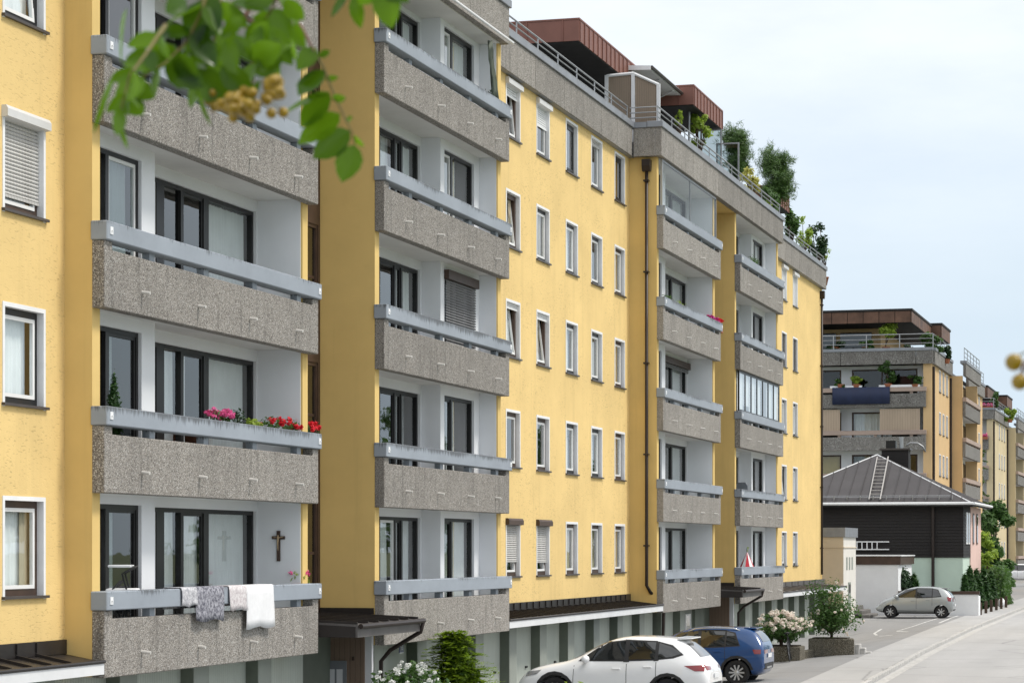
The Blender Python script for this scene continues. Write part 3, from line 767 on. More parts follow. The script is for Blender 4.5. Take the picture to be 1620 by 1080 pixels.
for i in range(2): MB().box(XB - .206, XB - .201, 16.80 + .17*i, 16.93 + .17*i, -2.75, -2.42).build('name_plates', MT['white'], ip)
MB().box(XB - .20, XB - .171, 16.56, 16.60, -2.24, -2.16).build('doorbell_lamp', MT['brown'], AB)
# ------------------------------------------------------------------ layout helper: where a line of sight meets a plane
_c, _s = math.cos(TH), math.sin(TH)
def PX(px, Y):
    k = (px - 810.0) / 3825.0; return Y * (_c + k * _s) / (_s - k * _c)
def PY(px, X):
    k = (px - 810.0) / 3825.0; return X * (_s - k * _c) / (_c + k * _s)
def PZ(py, X, Y): return (869.0 - py) * (X * _c + Y * _s) / 3825.0
def face_left(X, Yc):        # frame for walls that face the camera (-X): local x runs to the right, local y into the wall
    return Matrix(((0, 1, 0, X), (-1, 0, 0, Yc), (0, 0, 1, 0), (0, 0, 0, 1)))

# ------------------------------------------------------------------ second apartment block, end wall towards us
def far_block(label, Xf, Yc, wall_m, len1, tarp=False, top=4):
    root = thing('apartment_building', label, 'building', (Xf, Yc, -3.5), world=True)
    T = face_left(Xf, Yc); Lf = -15.0
    z0, z1 = -3.4, 12.07
    # end wall: pier at the corner, loggias to its left
    MB(T).box(-.55, -.002, 0, 1.2, z0, z1).build('corner_pier', MT[wall_m], root)
    holes = []; wins = []
    for k in range(0, 5):
        za = ZR(k)
        for (a, b, zz) in ((-9.6, -6.05, za - .55), (-5.35, -1.05, za - .75)):
            holes.append((a, b, zz, za + 1.28)); wins.append((a, b, zz, za + 1.28, k))
    wall('loggia_wall', MT['white'], root, Lf, -.55, z0, z1, 1.15, holes, .12, T)
    for i, (a, b, c, d, k) in enumerate(wins):
        fr = ring(MB(T), a, b, c, d, .10, 1.18, 1.26).build('window', MT['brown'], root)
        MB(T).box(a + (b-a)*.45, a + (b-a)*.45 + .09, 1.18, 1.26, c + .1, d - .1).build('mullion', MT['brown'], fr)
        MB(T).box(a + .1, b - .1, 1.22, 1.226, c + .1, d - .1).build('pane', MT['glass_dim' if (i + k) % 2 else 'glass'], fr)
        gold = (i % 2 == 0 and k == 2)
        if gold: MB(T).box(a + .1, b - .1, 1.32, 1.34, c + .1, d - .1).build('blind', MT['gold'], fr)
        elif k != 4: curtain_mesh(a + .1, a + (b-a)*R.uniform(.4, .95), c + .1, d - .1, 1.45, T, .04, .2, i).build('curtain', MT['curtain'], fr, True)
        room_box(a, b, c, d, 1.265, T, 1.6).build('room', MT['room'], fr)
    for k in range(0, 5):
        z = ZR(k)
        MB(T).box(Lf, -.56, -.10, 2.2, z - 1.25, z - 1.07).build('balcony_slab', MT['ceil'], root)
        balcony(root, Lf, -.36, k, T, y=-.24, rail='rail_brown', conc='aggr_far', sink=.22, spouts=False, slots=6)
    if tarp:
        for a, b in ((-9.9, -5.95), (-3.35, -.75)):
            MB(T).box(a, b, -.10, -.07, ZR(3) - .02, ZR(3) + 1.40).build('balcony_blind', MT['blind'], root)
        for a, b in ((-9.6, -7.2), (-6.6, -4.5), (-3.4, -.75)): MB(T).box(a, b, -.20, -.02, ZR(4) + .004, ZR(4) + .15).build('flower_box', MT['trim'], root)
    # side wall along the street, with a projecting bay further on
    cols = [PX(p, Yc) for p in ((1487, 1492.5, 1498) if tarp else (1581, 1585, 1589))]
    xe = Xf + len1
    holes = []
    for cx in cols:
        for k in range(-1, 5):
            a, b, c, d = cx - .55, cx + .55, ZR(k) - .1, ZR(k) + 1.41
            holes.append(hole(a, b, c, d)); window(root, a, b, c, d, Yc, cur='curtain' if R.random() < .7 else None)
    wall('facade_wall', MT[wall_m], root, Xf, xe, z0, z1, Yc, holes)
    bx = xe; bw = 11.5; yb = Yc - .85
    MB().box(bx, bx + .3, yb, Yc + 2, z0, z1).build('bay_side_wall', MT[wall_m], root)
    MB().box(bx + bw - .3, bx + bw, yb, Yc + 2, z0, z1).build('bay_side_wall', MT[wall_m], root)
    MB().box(bx + .3, bx + bw - .3, Yc, Yc + .2, z0, z1).build('loggia_wall', MT['white'], root)
    for k in range(-1, 5):
        z = ZR(k)
        MB().box(bx + .31, bx + bw - .31, yb + .05, Yc, z - 1.25, z - 1.07).build('balcony_slab', MT['ceil'], root)
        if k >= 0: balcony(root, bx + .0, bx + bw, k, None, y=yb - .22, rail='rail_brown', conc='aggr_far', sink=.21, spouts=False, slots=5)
        for a, b in ((bx + 1, bx + 4.2), (bx + 5, bx + 10.6)):
            fr = ring(MB(), a, b, z - 1.0, z + 1.3, .09, Yc - .08, Yc - .01).build('patio_door', MT['brown'], root)
            MB().box(a + .09, b - .09, Yc - .04, Yc - .03, z - .91, z + 1.21).build('pane', MT['carglass'], fr)
    x2 = bx + bw + 14
    holes = []
    for i in range(4):
        cx = bx + bw + 2 + 3*i
        for k in range(-1, 5):
            a, b, c, d = cx - .55, cx + .55, ZR(k) - .1, ZR(k) + 1.41
            holes.append(hole(a, b, c, d)); window(root, a, b, c, d, Yc)
    wall('facade_wall', MT[wall_m], root, bx + bw, x2, z0, z1, Yc, holes)
    MB().tube([(Xf + .35, Yc - .09, 11.9), (Xf + .35, Yc - .09, -3.4)], .085, 8).build('rainwater_pipe', MT['gutter'], root)
    MB().tube([(bx - .35, Yc - .09, 11.9), (bx - .35, Yc - .09, -3.4)], .085, 8).build('rainwater_pipe', MT['gutter'], root)
    # roof edge
    def ed(a, b, y, T_, js):
        xs = [a] + js + [b]
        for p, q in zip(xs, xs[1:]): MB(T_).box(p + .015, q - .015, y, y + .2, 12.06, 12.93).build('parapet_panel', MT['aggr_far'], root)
        MB(T_).box(a, b, y - .05, y + .4, 12.932, 13.12).build('parapet_cap', MT['cap'], root)
        rl = MB(T_).tube([(a, y + .12, 14.0), (b, y + .12, 14.0)], .03, 6).build('roof_railing', MT['steel'], root)
        for zz in (13.4, 13.7): MB(T_).tube([(a, y + .12, zz), (b, y + .12, zz)], .022, 6).build('railing_bar', MT['steel'], rl)
        n = int((b - a) / 2)
        for i in range(n + 1): MB(T_).box(a + (b-a)*i/n - .03, a + (b-a)*i/n + .03, y + .10, y + .14, 13.121, 13.98).build('railing_post', MT['steel'], rl)
    ed(Lf, .10, -.28, T, [-10.4, -5.9, -1.0]); ed(Xf + .12, xe - .1, Yc - .2, None, [Xf + 4]); ed(xe - .05, bx + bw + .1, yb - .25, None, [xe + 4, xe + 8]); ed(bx + bw + .15, x2, Yc - .2, None, [bx + bw + 5, bx + bw + 10])
    MB(T).box(Lf, -.3, -.0, 3, 12.2, 12.6).build('roof_slab', MT['cap'], root)
    MB().box(Xf + .3, x2, Yc + .3, Yc + 14, 12.2, 12.6).build('roof_slab', MT['cap'], root)
    MB().box(Xf + 3, x2, Yc + 2.2, Yc + 14, z0, 12.19).build('building_core', MT['room'], root)
    # penthouse with weathered sheet fascia, panel by panel
    def pent(x0, x1, y0, y1, zA, zB):
        b = MB().box(x0, x1, y0, y1, zA, zB).build('penthouse_roof', MT['soffit'], root)
        n = int((y1 - y0) / 1.0)
        for i in range(n):
            ya = y0 + (y1-y0)*i/n; MB().box(x0 - .05, x0 - .005, ya + .02, ya + (y1-y0)/n - .02, zA + .02, zB - .02).build('fascia_panel', MT['copper_old'], b)
        n = int((x1 - x0) / 1.2)
        for i in range(n):
            xa = x0 + (x1-x0)*i/n; MB().box(xa + .02, xa + (x1-x0)/n - .02, y0 - .05, y0 - .005, zA + .02, zB - .02).build('fascia_panel', MT['copper_old'], b)
        MB().box(x0 - .1, x1 + .1, y0 - .1, y1 + .1, zB, zB + .14).build('roof_edge', MT['soffit'], b)
    if tarp:
        pent(159.2, 171, PY(1441, 159.2), 34, 14.85, 15.62); pent(171.1, 177, PY(1502, 177), 34, 14.85, 15.72)
        MB().box(163, 178, 20.9, 34, 12.6, 14.85).build('penthouse_wall', MT['tan'], root)
        for i in range(4): MB().box(162.9, 162.97, 21.5 + 2.4*i, 23.6 + 2.4*i, 12.8, 14.6).build('penthouse_window', MT['carglass'], root)
    else:
        pent(Xf + 8, Xf + 20, Yc + 1.2, Yc + 12, 14.6, 15.6); pent(Xf + 20.1, Xf + 27, Yc + .3, Yc + 12, 14.4, 15.4)
        MB().box(Xf + 10, Xf + 26, Yc + 3, Yc + 12, 12.6, 14.5).build('penthouse_wall', MT['brown'], root)
    return root
F1 = far_block('tan apartment block behind the grey hipped roof with navy cloth on its balcony', 158.4, 17.0, 'tan', PX(1503, 17.0) - 158.4, True)
F2 = far_block('cream apartment block behind the green tree at the right, pink flowers on its balcony', 227.2, 18.8, 'cream', PX(1593, 18.8) - 227.2)
T1 = face_left(158.4, 17.0)
tp = MB(T1)
for i in range(25):
    x = -6.42 + 3.75 * i / 24; a = .012 * math.sin(i * 1.9) + .01 * math.sin(i * .7)
    for j, (z, yy) in enumerate(((ZR(4) + .02, -.12), (ZR(4) + .015, -.335), (ZR(4) - .5, -.345 + a), (ZR(4) - 1.08, -.345 + 1.6*a))): tp.v.append((x, yy, z))
for i in range(24):
    for j in range(3): tp.f.append((i*4+j, i*4+j+4, i*4+j+5, i*4+j+1))
o = tp.build('tarpaulin', MT['tarp'], None, True); sm = o.modifiers.new('thick', 'SOLIDIFY'); sm.thickness = .012
tag(o, 'navy blue cloth hung over the balcony rail of the tan block', 'cloth')
# third block, only its edge at the right of the frame
F3 = thing('apartment_building', 'distant block with dark window bands at the right edge of the frame', 'building', (330, 21, -3), world=True)
yf3 = PY(1611, 330); T3 = face_left(330, yf3)
MB(T3).box(-6, 16, 0, 14, -3, 12.2).build('facade_wall', MT['cream'], F3)
for k in range(5):
    z = ZR(k); MB(T3).box(-.5, 15.5, -.6, -.005, z - 1.25, z - .25).build('balcony_parapet', MT['rail_brown'], F3)
    MB(T3).box(-.4, 15.5, -.08, -.006, z - .1, z + 1.35).build('window_band', MT['carglass'], F3)
MB(T3).box(.6, 6, -1.2, -.61, ZR(4) + .3, ZR(4) + .9).build('sunblind', MT['gold'], F3)
MB(T3).box(-6.3, 16.3, -.3, 14.3, 12.21, 13.0).build('parapet', MT['aggr_far'], F3)

# ------------------------------------------------------------------ house with black boarding and hipped sheet roof
HX, HY = 130.0, PY(1523, 130.0)
H = thing('house', 'two storey house with black boarding, mint green base and grey hipped roof', 'house', (HX, HY, -3.3), world=True)
TH_ = face_left(HX, HY)
HW, HL = 10.4, 10.2
MB(TH_).box(-HW, 0, .03, HL, -3.4, -.42).build('ground_floor_wall', MT['mint'], H)
MB(TH_).box(-HW - .02, .02, 0, HL, -.42, 2.35).build('upper_wall', MT['timber'], H)
nb = 17
for i in range(nb):
    z = -.42 + 2.77 * i / nb
    MB(TH_).add([(-HW - .03, -.004, z + .155), (.03, -.004, z + .155), (.03, -.03, z + .004), (-HW - .03, -.03, z + .004), (.03, -.004, z + .004), (-HW - .03, -.004, z + .004)],
                [(0, 1, 2, 3), (3, 2, 4, 5)]).build('board', MT['timber'], H)
    MB(TH_).add([(.024, -.03, z + .155), (.024, 3.9, z + .155), (.05, 3.9, z + .004), (.05, -.03, z + .004)], [(0, 3, 2, 1)]).build('board', MT['timber'], H)
MB(TH_).box(.0, .06, 3.92, HL - .02, -3.4, 2.33).build('side_wall', MT['pink'], H)
for (a, b) in ((1.2, 2.1), (2.5, 3.3)):
    f = MB(TH_).box(.052, .09, a, b, .3, 2.0).build('window', MT['trim'], H); MB(TH_).box(.091, .10, a + .1, b - .1, .4, 1.9).build('pane', MT['carglass'], f)
for (a, b) in ((5.0, 5.7), (7.2, 7.9)):
    f = MB(TH_).box(.062, .10, a, b, .3, 2.0).build('window', MT['brown'], H); MB(TH_).box(.101, .11, a + .1, b - .1, .4, 1.9).build('pane', MT['carglass'], f)
ex = .55; ze = 2.45; ap = HW/2 + ex; za = ze + 2.83
e0, e1 = -HW - ex, ex
P1, P2, P3, P4 = (e0, -ex, ze), (e1, -ex, ze), (e1, HL + ex, ze), (e0, HL + ex, ze)
A1 = (-HW/2, -ex + ap, za); A2 = (-HW/2, HL + ex - ap + 1.0, za)
if A2[1] < A1[1]: A2 = (A1[0], A1[1] + .3, za)
m = MB(TH_).add([P1, P2, P3, P4, A1, A2], [(0, 1, 4), (1, 2, 5, 4), (2, 3, 5), (3, 0, 4, 5), (3, 2, 1, 0)])
rf = m.build('roof', MT['roofsheet'], H)
for i in range(1, 19):                          # standing seams on the hip that faces us
    x = e0 + (e1 - e0) * i / 19; t = 1 - abs(x - A1[0]) / ap
    yt, zt = -ex + ap * t, ze + (za - ze) * t
    MB(TH_).tube([(x, -ex - .01, ze + .03), (x, yt, zt + .03)], .022, 5).build('seam', MT['roofsheet'], rf)
for i in range(1, 19):
    y = -ex + (HL + 2*ex) * i / 19; t = min(1, (y + ex) / ap, (HL + ex - y) / ap)
    MB(TH_).tube([(e1 + .01, y, ze + .03), (e1 - ap * t, y, ze + (za - ze) * t + .03)], .022, 5).build('seam', MT['roofsheet'], rf)
for q in (P1, P2): MB(TH_).tube([q, A1], .042, 6).build('hip_cap', MT['fascia'], rf)
MB(TH_).box(e0 - .02, e1 + .02, -ex - .02, -ex + .02, ze - .16, ze + .01).build('eave_board', MT['soffit'], rf)
MB(TH_).box(e1 - .02, e1 + .02, -ex + .021, HL + ex, ze - .16, ze + .01).build('eave_board', MT['soffit'], rf)
MB(TH_).tube([(e0, -ex - .08, ze + .0), (e1 + .06, -ex - .08, ze)], .075, 8).build('gutter', MT['fascia'], rf)
MB(TH_).tube([(e1 + .08, -ex, ze), (e1 + .08, HL + ex, ze)], .075, 8).build('gutter', MT['fascia'], rf)
MB(TH_).tube([(-1.55, -.12, ze - .1), (-1.55, -.12, -3.3)], .085, 8).build('rainwater_pipe', MT['gutter'], H)
sl = (za - ze) / ap
def on_roof(x, d, up=.0): return (x, -ex + d, ze + sl * d + up)
for d in (.45, .6): MB(TH_).tube([on_roof(e0 + 1.2, d, .14), on_roof(e1 - 1.2, d, .14)], .018, 5).build('snow_guard_bar', MT['steel'], rf)
for i in range(14): MB(TH_).box(e0 + 1.3 + i*.7, e0 + 1.34 + i*.7, -ex + .4, -ex + .64, ze + sl*.4, ze + sl*.6 + .16).build('snow_guard', MT['steel'], rf)
# roof ladder
MT['ladder'] = plain('weathered ladder', (.42, .40, .38), .6, .2, .15, 4)
ld = MB(TH_); xl = -HW/2 + PY(1391, 134.9) - PY(1386, 133.5)
lx0, lx1 = -HW/2 - .42, -HW/2 + .18
lad = MB(TH_).tube([on_roof(lx0 + .69, .25, .12), on_roof(lx0 + .49, ap * .91, .12)], .033, 6).build('roof_ladder', MT['ladder'], H)
MB(TH_).tube([on_roof(lx1 + .69, .25, .12), on_roof(lx1 + .49, ap * .91, .12)], .04, 6).build('stile', MT['ladder'], lad)
for i in range(12):
    d = .45 + i * (ap * .91 - .55) / 11.5; o_ = .69 - .20 * (d - .25) / (ap * .91 - .25)
    MB(TH_).tube([on_roof(lx0 + o_, d, .12), on_roof(lx1 + o_, d, .12)], .026, 6).build('rung', MT['ladder'], lad)
# chimney
cy = A1[1] + 1.1; cx = -HW/2 + .85
ch = MB(TH_).box(cx - .75, cx + .75, cy, cy + 1.0, ze + 1.2, za + .30).build('chimney', MT['timber'], H)
MB(TH_).box(cx - .85, cx + .85, cy - .1, cy + 1.1, za + .302, za + .40).build('chimney_cap', MT['sill'], ch)
MB(TH_).box(cx - .55, cx + .0, cy + .3, cy + .8, za + .402, za + .85).build('flue_box', MT['black'], ch)
MB(TH_).tube([(cx + .3, cy + .5, za + .4), (cx + .3, cy + .5, za + 1.05)], .11, 8).build('flue_pipe', MT['steel'], ch)
MB(TH_).tube([(cx + .55, cy + .5, za + .55), (cx + .8, cy + .5, za + .72), (cx + 1.2, cy + .5, za + .70), (cx + 1.5, cy + .5, za + .50), (cx + 1.65, cy + .5, za + .2)], .05, 6).build('bent_pipe', MT['steel'], ch, True)
# low dark annexe fronts left of the mint wall
MB(TH_).box(-HW, -3.35, -.35, .0, -.95, -.43).build('porch_fascia', MT['timber'], H)
# white flat-roofed garage box and low garden wall
GX = 121.5
g = thing('garage_block', 'white rendered garage block with dark brown fascia behind the silver hatchback', 'garage', (GX, PY(1388, GX), -3.2), world=True)
ya, yb = PY(1354, GX) + 1.5, PY(1421, GX)
MB().box(GX, GX + 5.8, yb, ya, -3.5, -.75).build('wall', MT['whitewall'], g)
MB().box(GX - .06, GX + 5.9, yb - .12, ya, -.748, -.33).build('roof_fascia', MT['brown'], g)
MB().box(GX - .10, GX + 5.95, yb - .16, ya, -.328, -.27).build('roof_edge', MT['fascia'], g)
lw = thing('garden_wall', 'low white rendered garden wall with brown coping behind the silver hatchback', 'wall', (GX, PY(1490, GX), -3.2), world=True)
yc = PY(1548, GX)
MB().box(GX + .02, GX + .24, yc, yb - .005, -3.5, -2.22).build('wall', MT['whitewall'], lw)
MB().box(GX - .03, GX + .29, yc - .04, yb - .005, -2.218, -2.06).build('coping', MT['brown'], lw)
MB().box(GX + .25, GX + 1.0, yc, yc + .2, -3.5, -2.3).build('side_wall', MT['whitewall'], lw)
# beige gate tower next to the end of the yellow building
KX = 114.0; ky = PY(1334, KX); kx1 = PX(1353.5, ky)
kt = thing('gate_tower', 'beige rendered tower with paler sunlit side and dark flat cap beside the yellow building end', 'tower', (KX, ky, -3.3), world=True)
zt = PZ(834, KX, ky)
MB().box(KX, kx1, ky, ky + 4.5, -3.6, zt - .45).build('wall', MT['beige'], kt)
MB().box(KX + .0, kx1 + .0, ky - .012, ky - .002, -3.6, zt - .45).build('lit_street_face', MT['litwall'], kt)  # paler than the shaded front: sunlight put into this side's colour
MB().box(KX - .08, kx1 + .10, ky - .10, ky + 4.5, zt - .448, zt).build('cap', MT['cap'], kt)
MB().box(KX - .04, kx1 + .05, ky - .05, ky + 4.5, zt - .96, zt - .92).build('band', MT['beige'], kt)
for i in range(3): MB().box(KX + .9 + .9*i, KX + 1.3 + .9*i, ky - .03, ky - .013, zt - 2.0, zt - 1.4).build('vent_slot', MT['gpier'], kt)
MB().box(KX + 1.5, KX + 2.3, ky - .04, ky - .013, zt - 3.9, zt - 2.6).build('niche', MT['gpier'], kt)
MB().box(KX + 1.7, KX + 2.1, ky - .06, ky - .041, zt - 3.1, zt - 2.7).build('lantern', MT['gutter'], kt)
st = thing('steps', 'dark rough stone steps at the foot of the beige tower', 'steps', (KX + 2, ky - 1, -3.5), world=True)
sx = GX - .3
for i in range(3):
    a, b = PY(1346 + 12*i, sx - 1.5), PY(1352 + 13*i, sx - 1.5)
    MB().box(sx - 3.4 + .5*i*0, sx - .2, PY(1358 + 12*i, sx - 2), PY(1344, sx - 2), -3.6, -2.75 - .20*i).build('step', MT['stone'], st, bevel=.03)
# ladder stored flat on the black boarding
la = thing('ladder', 'aluminium ladder hung sideways on the black boarded wall', 'ladder', (HX - .1, PY(1380, HX), .0), world=True)
y0_, y1_ = PY(1352, HX), PY(1407, HX)
zlo, zhi = PZ(868.5, HX, y1_), PZ(856.5, HX, y1_)
for z in (zlo, zhi): MB().box(HX - .13, HX - .07, y1_, y0_ + .6, z - .03, z + .03).build('stile', MT['trim'], la)
for i in range(7): yy = y0_ + .4 - i * .27; MB().box(HX - .12, HX - .08, yy - .028, yy + .028, zlo + .031, zhi - .031).build('rung', MT['trim'], la)
# ------------------------------------------------------------------ cars
def surf_mesh(verts, faces, levels=2):
    me = bpy.data.meshes.new('tmp'); me.from_pydata(verts, [], faces); me.update()
    o = bpy.data.objects.new('tmp', me); C.objects.link(o)
    m = o.modifiers.new('s', 'SUBSURF'); m.levels = levels; m.render_levels = levels
    return o
def car(label, st, P, paint, loc, rz, cladding=True, group=None, plate=True):
    root = thing('parked_car', label, 'car', loc, group, rz)
    # shell lofted through stations, mirrored rings
    V, F = [], []; nr = 14
    for (x, zb, zs, zt, wb, wm, ws, wt) in st:
        half = [(0, zb), (wb, zb), (wm, zb + .33*(zs-zb)), (wm, zb + .74*(zs-zb)), (ws, zs), (wt, zt - .045*(1 if zt - zs > .2 else .5)), (wt*.72, zt - .006), (0, zt)]
        ringp = half + [(-a, b) for a, b in half[-2:0:-1]]
        V += [(x, a, b) for a, b in ringp]
    for i in range(len(st) - 1):
        for k in range(nr): F.append((i*nr+k, (i+1)*nr+k, (i+1)*nr+(k+1) % nr, i*nr+(k+1) % nr))
    n = len(st) - 1
    for i, flip in ((0, 0), (n, 1)):
        b = i * nr
        for q in ((0, 1, 13), (1, 2, 12, 13), (2, 3, 11, 12), (3, 4, 10, 11), (4, 5, 9, 10), (5, 6, 8, 9), (6, 7, 8)):
            q = tuple(b + j for j in q); F.append(q if flip else q[::-1])
    o = surf_mesh(V, F, 2)
    dg = bpy.context.evaluated_depsgraph_get()
    base = bpy.data.meshes.new_from_object(o.evaluated_get(dg))
    bvh = BVHTree.FromPolygons([v.co.copy() for v in base.vertices], [tuple(p.vertices) for p in base.polygons])
    # wheel arches
    wr, wx, tw = P['wr'], P['wx'], P['track']
    cm = MB()
    for xx in wx:
        for s in (-1, 1):
            M_ = Matrix.Translation((xx, s * (tw - .28), wr)) @ Matrix.Rotation(-s * math.pi/2, 4, 'X')
            cm.lathe([(wr + .055, 0), (wr + .055, .7)], 28, M_)
    co = link('tmpcut', cm.mesh('tmpcut'), None)
    bmod = o.modifiers.new('b', 'BOOLEAN'); bmod.object = co; bmod.operation = 'DIFFERENCE'; bmod.solver = 'EXACT'
    dg = bpy.context.evaluated_depsgraph_get(); dg.update()
    cut = bpy.data.meshes.new_from_object(o.evaluated_get(dg))
    bpy.data.objects.remove(o); bpy.data.objects.remove(co)
    cut.polygons.foreach_set('use_smooth', [True] * len(cut.polygons)); cut.materials.clear(); cut.materials.append(paint)
    body = link('body', cut, paint, root)
    body.data.name = 'car_body'
    es = body.modifiers.new('e', 'EDGE_SPLIT'); es.split_angle = math.radians(42)
    def proj(a, b, mode, off=.006):
        if mode in ('L', 'R'):
            s = 1 if mode == 'L' else -1
            h = bvh.ray_cast(Vector((a, 3*s, b)), Vector((0, -s, 0)))
        elif mode == 'F': h = bvh.ray_cast(Vector((5, a, b)), Vector((-1, 0, 0)))
        elif mode == 'B': h = bvh.ray_cast(Vector((-5, a, b)), Vector((1, 0, 0)))
        else: h = bvh.ray_cast(Vector((a, b, 5)), Vector((0, 0, -1)))
        if h[0] is None: return None
        nn = h[1]
        d = {'L': Vector((0, 1, 0)), 'R': Vector((0, -1, 0)), 'F': Vector((1, 0, 0)), 'B': Vector((-1, 0, 0)), 'T': Vector((0, 0, 1))}[mode]
        if nn.dot(d) < 0: nn = -nn
        return h[0] + nn * off
    def patch(poly, mode, name, mat, parent=body, off=.006, step=.07):
        bm = bmesh.new(); vs = [bm.verts.new((p[0], p[1], 0)) for p in poly]; bm.faces.new(vs)
        for ax in (0, 1):
            lo, hi = min(p[ax] for p in poly), max(p[ax] for p in poly); k = lo + step
            while k < hi - .01:
                co_ = [0, 0, 0]; co_[ax] = k; no = [0, 0, 0]; no[ax] = 1
                bmesh.ops.bisect_plane(bm, geom=bm.verts[:] + bm.edges[:] + bm.faces[:], plane_co=co_, plane_no=no); k += step
        bad = False
        for v in bm.verts:
            q = proj(v.co.x, v.co.y, mode, off)
            if q is None: bad = True; break
            v.co = q
        if bad: bm.free(); return None
        bmesh.ops.recalc_face_normals(bm, faces=bm.faces[:])
        me = bpy.data.meshes.new(name); bm.to_mesh(me); bm.free()
        me.polygons.foreach_set('use_smooth', [True] * len(me.polygons))
        return link(name, me, mat, parent if parent else root)
    for md in ('L', 'R'):
        for poly in P['side']:
            big = patch([(x, z) for x, z in P['around'](poly)], md, 'window_seal', MT['blackplastic'], body, .004) if P.get('seal') else None
            patch(poly, md, 'side_window', MT['carglass'], body, .009)
        for poly in P.get('pillars', ()): patch(poly, md, 'pillar_trim', MT['blackplastic'], body, .007)
        for ln in P['lines']:
            (x0, z0), (x1, z1) = ln; w_ = .007
            patch([(x0 - w_, z0), (x0 + w_, z0), (x1 + w_, z1), (x1 - w_, z1)] if abs(z1 - z0) > abs(x1 - x0) else [(x0, z0 - w_), (x0, z0 + w_), (x1, z1 + w_), (x1, z1 - w_)], md, 'door_gap', MT['blackplastic'], body, .003, .12)
        for (hx, hz) in P['handles']:
            q = proj(hx, hz, md, .02)
            if q: MB().box(q.x - .10, q.x + .10, q.y - .016, q.y + .016, q.z - .018, q.z + .018).build('door_handle', paint if not cladding else MT['chrome'] if P.get('chromeh') else paint, body, bevel=.012, seg=2)
        if cladding:
            for xx in wx:
                outer, inner = wr + .125, wr + .05
                for i in range(10):
                    a0, a1 = math.pi * (i / 10 * 1.08 - .04), math.pi * ((i + 1) / 10 * 1.08 - .04)
                    pl = [(xx + math.cos(a) * r_, wr + math.sin(a) * r_) for a, r_ in ((a0, inner), (a0, outer), (a1, outer), (a1, inner))]
                    if min(p[1] for p in pl) > P['zlow']: patch(pl, md, 'arch_trim', MT['blackplastic'], body, .010, .2)
            patch([(wx[0] - wr - .1, .26), (wx[1] + wr + .1, .26), (wx[1] + wr + .1, .37), (wx[0] - wr - .1, .37)], md, 'sill_trim', MT['blackplastic'], body, .010, .15)
        for poly in P['tail_side']: patch(poly, md, 'tail_lamp', MT['lampred'], body, .010, .05)
        for poly in P['head_side']: patch(poly, md, 'head_lamp', MT['lampclear'], body, .010, .05)
        s = 1 if md == 'L' else -1
        mx_, mz_ = P['mirror']; q = proj(mx_, mz_, md, 0)
        if q:
            mm = MB().lathe([(.02, -.13), (.075, -.10), (.10, 0), (.085, .09), (.03, .13)], 10, Matrix.Translation((mx_ - .02, q.y + s*.15, mz_ + .05)) @ Matrix.Rotation(math.pi/2, 4, 'X') @ Matrix.Scale(1.0, 4))
            mm.build('mirror', P.get('mirmat', paint), body, True)
            MB().box(mx_ - .03, mx_ + .03, min(q.y - s*.03, q.y + s*.10), max(q.y - s*.03, q.y + s*.10), mz_ - .02, mz_ + .02).build('mirror_stem', MT['blackplastic'], body)
    patch(P['ws'], 'F', 'windscreen', MT['carglass'], body, .009, .1)
    patch(P['rw'], 'B', 'rear_window', MT['carglass'], body, .009, .1)
    for poly in P['tail_back']:
        for s in (1, -1): patch([(s*y, z) for y, z in poly], 'B', 'tail_lamp', MT['lampred'], body, .010, .06)
    for poly, mat in P['back']: patch(poly, 'B', 'bumper_trim', MT[mat], body, .011, .1)
    if plate:
        q = proj(0, P['plz'], 'B', .0)
        if q: MB().box(q.x - .03, q.x - .012, -.26, .26, P['plz'] - .055, P['plz'] + .055).build('number_plate', MT['plate'], root)
    for y in P.get('rails', ()):
        pts = []
        for i in range(9):
            x = P['rail_x'][0] + (P['rail_x'][1] - P['rail_x'][0]) * i / 8; q = proj(x, y, 'T', 0)
            if q: pts.append((x, y, q.z + (.0 if i in (0, 8) else .05)))
        MB().tube(pts, .018, 6).build('roof_rail', MT['chrome'], body, True)
    if P.get('spoiler'):
        x, z, w_ = P['spoiler']; MB().prism([(x + .22, z + .012), (x - .12, z - .005), (x - .12, z - .03), (x + .22, z - .05)], -w_, w_).build('spoiler', paint, body, bevel=.012, seg=2)
    # wheels
    proto = None
    for xx in wx:
        for s in (-1, 1):
            M_ = Matrix.Rotation(-math.pi/2, 4, 'X')
            if proto is None:
                ty = MB().lathe([(wr*.62, -.10), (wr*.93, -.105), (wr*.985, -.085), (wr, -.05), (wr, .05), (wr*.985, .085), (wr*.93, .105), (wr*.66, .10), (wr*.62, .07)], 36, M_)
                rm = MB().lathe([(wr*.02, .045), (wr*.60, .02), (wr*.62, .03), (wr*.655, .10), (wr*.63, .105), (wr*.60, .06), (wr*.58, -.08), (wr*.02, -.08)], 36, M_)
                sp = MB(); ns = P['spokes']
                for i in range(ns):
                    a = 2*math.pi*i/ns; d = Matrix.Rotation(a, 4, 'Y')
                    w_ = wr * P['spw']
                    vs = [d @ Vector((wr*.10, y, z)) for y, z in ((.085, -w_*.7), (.085, w_*.7), (.03, w_*.7), (.03, -w_*.7))] + [d @ Vector((wr*.625, y, z)) for y, z in ((.095, -w_), (.095, w_), (.03, w_), (.03, -w_))]
                    sp.add(vs, [(0, 1, 5, 4), (1, 2, 6, 5), (3, 0, 4, 7), (0, 3, 2, 1), (4, 5, 6, 7)])
                sp.lathe([(wr*.15, .03), (wr*.15, .09), (wr*.08, .10)], 14, M_)
                proto = (ty.mesh('tyre', True), rm.mesh('rim_back', True), sp.mesh('rim'))
            t_ = link('wheel', proto[0], MT['tyre'], root); t_.location = (xx, s * (tw - .13), wr)
            if s < 0: t_.rotation_euler = (0, 0, math.pi)
